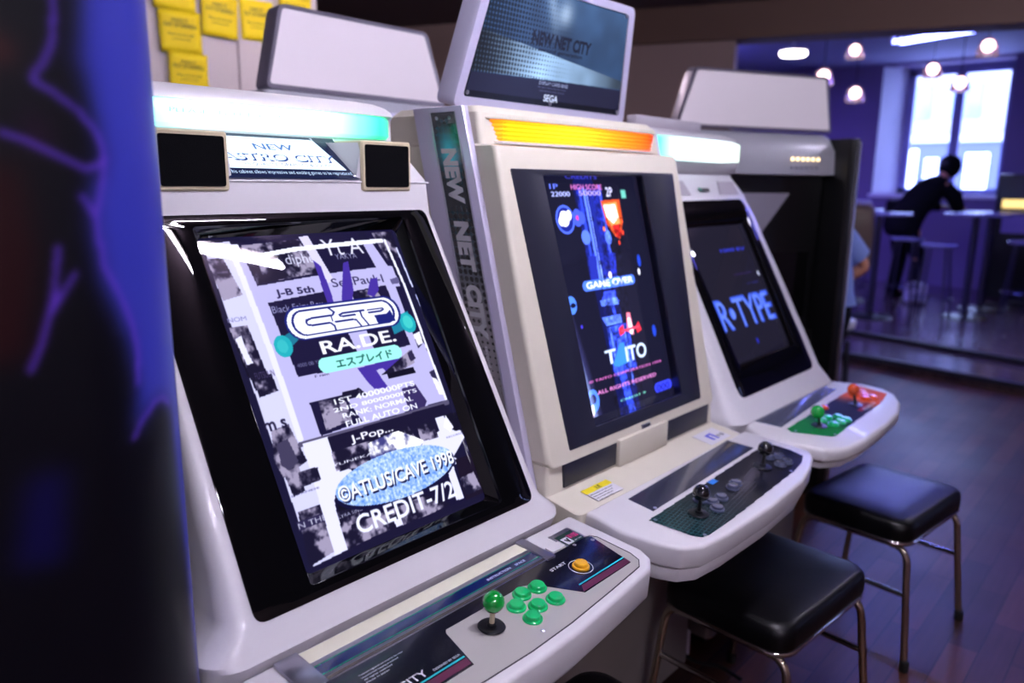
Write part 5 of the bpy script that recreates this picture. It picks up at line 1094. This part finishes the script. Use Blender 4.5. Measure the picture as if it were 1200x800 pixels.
for y0, y1 in ((yr+.03, 1.54), (1.64, yl-.04)):
    bm = bmesh.new(); box(bm, (11.33, y0, zb+.01), (11.335, y1, zt-.01)); finish('window_glass', bm, GL, wf, smooth=0)
# building across the street
bm = bmesh.new(); box(bm, (19, -6, -3), (19.4, 14, 4.0)); fb = finish('street_building', bm, wall_mat('pale_facade', (150, 148, 158)), None, smooth=0); tag(fb, 'pale building facade across the street beyond the window', 'building')
for yy in (.8, 2.1, 3.2, 4.2):
    for zz in (2.95, 3.0)[:1]:
        bm = bmesh.new(); box(bm, (18.93, yy-.35, zz), (19.0, yy+.25, zz+.75)); finish('facade_window', bm, P('facade_glass', (110, 125, 160), .2), fb, bev=.01)
bm = bmesh.new(); box(bm, (18.9, -6, -3), (19.05, 14, 2.5)); finish('ground_floor', bm, P('ground_floor_stone', (66, 72, 104), .6), fb)
for y0, y1, z0, z1 in ((3.56, 3.83, 1.2, 2.1), (2.57, 3.02, 1.2, 2.2), (4.0, 4.2, 1.3, 2.3)):
    bm = bmesh.new(); box(bm, (18.86, y0, z0), (18.92, y1, z1)); finish('shop_window', bm, E('lit_shop_window', (215, 225, 255), 1.6), fb)
bm = bmesh.new(); box(bm, (18.8, -6, 2.45), (19.0, 14, 2.62)); finish('cornice', bm, P('cornice_stone', (165, 165, 185), .6), fb)

# ------------------------------------------------------------------ lamps
tubeE = E('rear_fill_glow', (238, 232, 255), 170.); tubeB = E('blue_tube_glow', (120, 130, 255), 22.)
M['greymetal'] = P('grey_metal_frame', (128, 122, 140), .3, metal=.5); M['darkmetal'] = P('dark_metal_leg', (70, 68, 92), .3, metal=.8); M['silverink'] = P('silver_lettering', (205, 205, 210), .25, metal=.4)
def tube_lamp(loc, rz, L, mat, label, spread=.09, n=2, power=0, color=(1, 1, 1)):
    t = empty('ceiling_lamp', loc, rz); tag(t, label, 'lamp')
    bm = bmesh.new(); hw = .022 if n == 1 else .085; box(bm, (-L/2-.03, -hw, .045), (L/2+.03, hw, .10)); finish('housing', bm, M['woodbase'], t, bev=.006)
    for k in range(n):
        y = (k-(n-1)/2)*spread; bm = bmesh.new(); tube(bm, [(-L/2, y, 0), (L/2, y, 0)], .014, 12); finish('tube', bm, mat, t)
        for s in (-1, 1):
            bm = bmesh.new(); box(bm, (s*L/2-.012, y-.016, -.012), (s*L/2+.012, y+.016, .05)); finish('socket', bm, M['paper'], t)
    if power:
        l = bpy.data.lights.new('glow', 'AREA'); l.shape = 'RECTANGLE'; l.size = L; l.size_y = .16; l.energy = power; l.color = color
        o = bpy.data.objects.new('lamp_light', l); COL.objects.link(o); o.parent = t; o.location = (0, 0, -.03)
    return t
tube_lamp((.56, -.815, 2.58), R(-14), .64, E('bright_tube_glow', (238, 234, 255), 480.), 'short single-tube ceiling lamp above the near machines', .13, 1)
tube_lamp((3.9, -1.25, 2.58), 0, 1.1, E('aisle_fill_glow', (238, 234, 255), 150.), 'added single-tube fill lamp over the aisle on the right', .13, 1)  # unseen lamp added to make up light on the right-hand machine
tube_lamp((-1.2, -2.6, 2.58), 0, 1.25, tubeE, 'added twin-tube fill lamp behind the camera', .13, 2)  # unseen lamp added to fill the fronts and left sides
tube_lamp((1.6, 1.75, 2.5), 0, 1.25, E('back_fill_glow', (255, 236, 236), 70.), 'added single-tube fill lamp over the back row', .13, 1)  # unseen lamp added to brighten the back of the room
tube_lamp((6.5, .62, 2.68), R(-110), 1.0, tubeB, 'blue-white tube lamp under the far ceiling, nearer the window bay', .1, 2, 55, (.18, .2, 1.))
tube_lamp((7.2, -.75, 2.86), R(-110), 1.2, E('dim_blue_tube_glow', (120, 130, 255), 9.), 'blue tube lamp under the far ceiling, out of frame to the right', .1, 2, 24, (.16, .14, 1.))
tube_lamp((8.2, 3.9, 2.95), R(0), 1.2, tubeB, 'blue tube lamp under the far ceiling on the left', .1, 2, 95, (.24, .16, 1.))
bulb = E('warm_bulb', (255, 226, 220), 8.); shade = P('frosted_shade', (235, 200, 205), .4)
def pendant(loc, label):
    t = empty('pendant_lamp', loc); tag(t, label, 'lamp', 'small pendant lamps in the far room')
    bm = bmesh.new(); ball(bm, (0, 0, 0), .034, 18, sz=1.3); finish('bulb', bm, bulb, t, smooth=80)
    bm = bmesh.new(); lathe(bm, [(.085, -.075), (.092, -.06), (.07, .04), (.03, .075), (.02, .08)], n=20)
    bmesh.ops.delete(bm, geom=[f for f in bm.faces if len(f.verts) > 4], context='FACES'); finish('lamp_shade', bm, M['shadeglass'], t, smooth=60)
    bm = bmesh.new(); tube(bm, [(0, 0, .07), (0, 0, Z2-loc[2])], .004, 6); finish('cord', bm, M['blackmat'], t)
    return t
m, nt, b = new_mat('pink_glass_shade'); b.inputs['Base Color'].default_value = (1, .75, .78, 1); b.inputs['Transmission Weight'].default_value = .9; b.inputs['Roughness'].default_value = .25; M['shadeglass'] = m
pendant((7.9, 1.854, 2.84), 'highest pendant bulb, left of the window'); pendant((6.7, 1.706, 2.447), 'pendant lamp touching the edge of the blank white topper sign'); pendant((7.5, 1.676, 2.365), 'lowest pendant lamp, on the wall left of the window')
pendant((8.0, 1.115, 2.60), 'pendant lamp against the left leaf of the window'); pendant((8.0, .855, 2.453), 'pendant lamp against the right leaf of the window'); pendant((7.5, .552, 2.698), 'rightmost pendant bulb, above the window')
t = empty('ceiling_lamp', (8.2, 2.64, 2.90)); tag(t, 'bright oval ceiling lamp above the blank white topper sign', 'lamp')
bm = bmesh.new(); lathe(bm, [(.13, 0), (.15, .02), (.14, .05), (1e-4, .055)], n=28); finish('diffuser', bm, E('lamp_diffuser', (255, 240, 245), 9.), t); bm = bmesh.new(); lathe(bm, [(.155, .045), (.155, .075), (.02, .08), (.015, .22)], n=28); finish('housing', bm, M['metal'], t)

# ------------------------------------------------------------------ place the machines
cabinet_one(); cabinet_two(); cabinet_three(); cabinet_dark(); cabinet_back(); cabinet_wide(); cabinet_far()
st = make_stool(); st.location = (1.02, -.415, 0); st.rotation_euler = (0, 0, R(-5)); tag(st, 'black padded stool standing under the deck of the orange-barred cabinet', 'stool', 'padded stools before the machines')
s2 = copy_tree(st); s2.location = (1.82, -.465, 0); s2.rotation_euler = (0, 0, R(-7)); s2['label'] = 'black padded stool lit blue on top, farthest of the row and clear of the decks'
s3 = copy_tree(st); s3.location = (.155, -.46, 0); s3.rotation_euler = (0, 0, R(-4)); s3['label'] = 'black padded stool peeking out below the nearest deck at the bottom edge'
# posters on the back wall
def poster(x, z, w, h, label, lines, rot=0.):
    t = empty('paper_sign', (x, 2.578, z), 0); t.rotation_euler = (0, R(rot), 0); tag(t, label, 'poster', 'yellow notices on the back wall')
    bm = bmesh.new(); nx = 6
    vs = []; 
    for j in range(7):
        for i in range(nx+1): vs.append((w*(i/nx-.5), -.004-.006*(j/6-.5)**2*(1 if i in (0, nx) else .6), h*(j/6-.5)))
    vf(bm, vs, [(j*(nx+1)+i, j*(nx+1)+i+1, (j+1)*(nx+1)+i+1, (j+1)*(nx+1)+i) for j in range(6) for i in range(nx)]); o = finish('sheet', bm, M['yelpaper'], t, smooth=60)
    sm = o.modifiers.new('thick', 'SOLIDIFY'); sm.thickness = .001
    mt = Matrix.Translation((0, -.0075, 0)) @ frame((0, 0, 0), (0, 0, 1))
    for s_, y, tw, th in lines: lettering(s_, M['ink'], mt, -tw/2*w, y*h, tw/2*w, y*h+th*h, t, .0, .0004)
    return t
LN = [('MAKE IT', .22, .38, .09), ('OUT OF BARRELS', .10, .8, .10), ('Please ask the staff', -.10, .62, .06), ('at the front desk', -.20, .45, .05)]
poster(.985, 2.31, .20, .185, 'topmost yellow notice of the left column, cut by the top edge', LN, 1); poster(1.003, 2.125, .20, .185, 'middle yellow notice of the left column', LN, -1); poster(1.03, 1.945, .19, .18, 'lowest yellow notice, just above the marquee', LN, .5)
poster(1.205, 2.225, .185, .19, 'yellow notice second from the left at the top edge', LN, 2); poster(1.405, 2.235, .185, .19, 'yellow notice right beside the blank topper sign', LN, -2); poster(1.63, 2.36, .19, .185, 'yellow notice peeking out above the blank topper sign', LN, 1)

# far-room furniture
bt = bar_table(); bt.location = (7.6, 1.35, .12); tag(bt, 'round high table nearest the steps, left of the bending person', 'table', 'high tables in the far room')
TT = [(8.7, 1.95, 'round high table farthest left, by the window wall'), (9.05, .62, 'round high table the bending person leans on'), (8.3, .62, 'round high table right of the bending person')]
for x, y, l in TT: q = copy_tree(bt); q.location = (x, y, .12); q['label'] = l
bs = bar_stool(); bs.location = (7.15, 1.72, .12); tag(bs, 'chrome bar stool left of the nearest high table', 'stool', 'bar stools in the far room')
for x, y, l in [(8.05, 1.72, 'chrome bar stool behind the nearest high table'), (7.62, .78, 'chrome bar stool between the high tables, below the bending person'), (8.42, 1.28, 'chrome bar stool in front of the table the person leans on'), (8.75, .22, 'chrome bar stool at the far right table'), (9.25, 2.15, 'chrome bar stool by the far left table')]:
    q = copy_tree(bs); q.location = (x, y, .12); q['label'] = l
person_player(); person_bending()
o = soft_bag('backpack', (9.72, 1.78, .86), (.15, .13, .22), M['jacket'], .3, 3); tag(o, 'black backpack beside the bending person at the window', 'bag')
o = soft_bag('plastic_bag', (9.0, 1.28, .12), (.15, .12, .13), M['plastic_bag'], .2, 5); tag(o, 'white plastic bag on the floor below the bending person', 'bag')
# jacket over a chair
t = empty('armchair', (5.0, .82, .0), R(222)); tag(t, 'tan leather armchair beside the player in blue', 'chair')
bm = bmesh.new(); loft(bm, [rr for rr in [[(x, y, z) for x, y in rrect(-.31*k, .31*k, -.10, .10, .05, 4)] for z, k in ((.86, .9), (.92, 1), (1.15, 1.0), (1.30, .92), (1.36, .7))]]); finish('backrest', bm, M['tan'], t, smooth=60)
bm = bmesh.new(); box(bm, (-.30, -.62, .36), (.30, -.05, .50)); finish('seat', bm, M['tan'], t, bev=.03, seg=4)
for s in (-1, 1):
    bm = bmesh.new(); tube(bm, [(s*.24, .0, .40), (s*.24, .0, .95)], .015, 8); finish('back_post', bm, M['blackpl'], t)
    for y in (-.55, .0):
        bm = bmesh.new(); tube(bm, [(s*.25, y, .37), (s*.27, y, 0)], .02, 8); finish('leg', bm, M['blackpl'], t)
# dark machine by the window wall
t = empty('jukebox', (10.55, .42, .12), R(0)); tag(t, 'tall black machine with a yellow lit strip, right of the window', 'machine')
bm = bmesh.new(); box(bm, (-.30, -.40, 0), (.40, .40, 1.50)); finish('body', bm, M['blackpl'], t, bev=.02)
bm = bmesh.new(); box(bm, (-.312, -.32, 1.10), (-.30, .32, 1.20)); d_ = finish('lit_display', bm, E('yellow_display', (235, 205, 120), 1.6), t)
bm = bmesh.new(); box(bm, (-.310, -.02, .80), (-.30, .30, 1.04)); finish('notice_sheet', bm, P('dim_notice', (130, 110, 170), .6), t)
bm = bmesh.new(); lathe(bm, [(.17, 0), (.175, .02), (.15, .05), (.03, .07), (.025, .30), (1e-4, .30)], n=24); o = finish('floor_base', bm, M['blackpl'], None); o.location = (9.6, .30, .12); tag(o, 'round black stand base on the platform at the right edge', 'stand')
# power strip on the floor behind the second stool
t = empty('power_strip', (1.17, -.10, 0), R(0)); tag(t, 'white plug block lying on the floor behind the near stool', 'plug')
bm = bmesh.new(); box(bm, (-.03, -.02, .0), (.03, .02, .09)); finish('plug_body', bm, M['paper'], t, bev=.008, seg=3)
bm = bmesh.new(); tube(bm, arc_path([(0, 0, .02), (-.01, -.06, .012), (.03, -.12, .012), (.01, -.2, .012)], .05), .006, 8); finish('cable', bm, M['rubber'], t)

# ------------------------------------------------------------------ world, camera, output
w = bpy.data.worlds.new('sky'); scene.world = w; w.use_nodes = True; bg = w.node_tree.nodes['Background']; bg.inputs[0].default_value = (.36, .46, 1., 1); bg.inputs[1].default_value = 15.
l = bpy.data.lights.new('window_portal', 'AREA'); l.shape = 'RECTANGLE'; l.size = 1.5; l.size_y = 1.3; l.cycles.is_portal = True; o = bpy.data.objects.new('window_portal', l); COL.objects.link(o); o.location = (11.5, 1.6, 2.2); o.rotation_euler = (0, R(90), 0)
cam = bpy.data.cameras.new('camera'); co = bpy.data.objects.new('camera', cam); COL.objects.link(co)
Rm = ((.66653, -.745386, .011705), (-.143389, -.143597, -.979193), (.731558, .650984, -.202592))
mw = Matrix.Identity(4)
for i in range(3): mw[i][0] = Rm[0][i]; mw[i][1] = -Rm[1][i]; mw[i][2] = -Rm[2][i]
mw.translation = Vector((-.80331, -1.13568, 1.45187)); co.matrix_world = mw
cam.sensor_width = 36; cam.lens = 27.; cam.clip_start = .02; cam.dof.use_dof = True; cam.dof.focus_distance = 1.32; cam.dof.aperture_fstop = 2.4
scene.camera = co
vs = scene.view_settings; vs.view_transform = 'Standard'; vs.look = 'None'; vs.gamma = 1.; vs.use_curve_mapping = False; vs.exposure = .13
scene.cycles.use_denoising = True; scene.cycles.max_bounces = 8; scene.cycles.sample_clamp_indirect = 6.
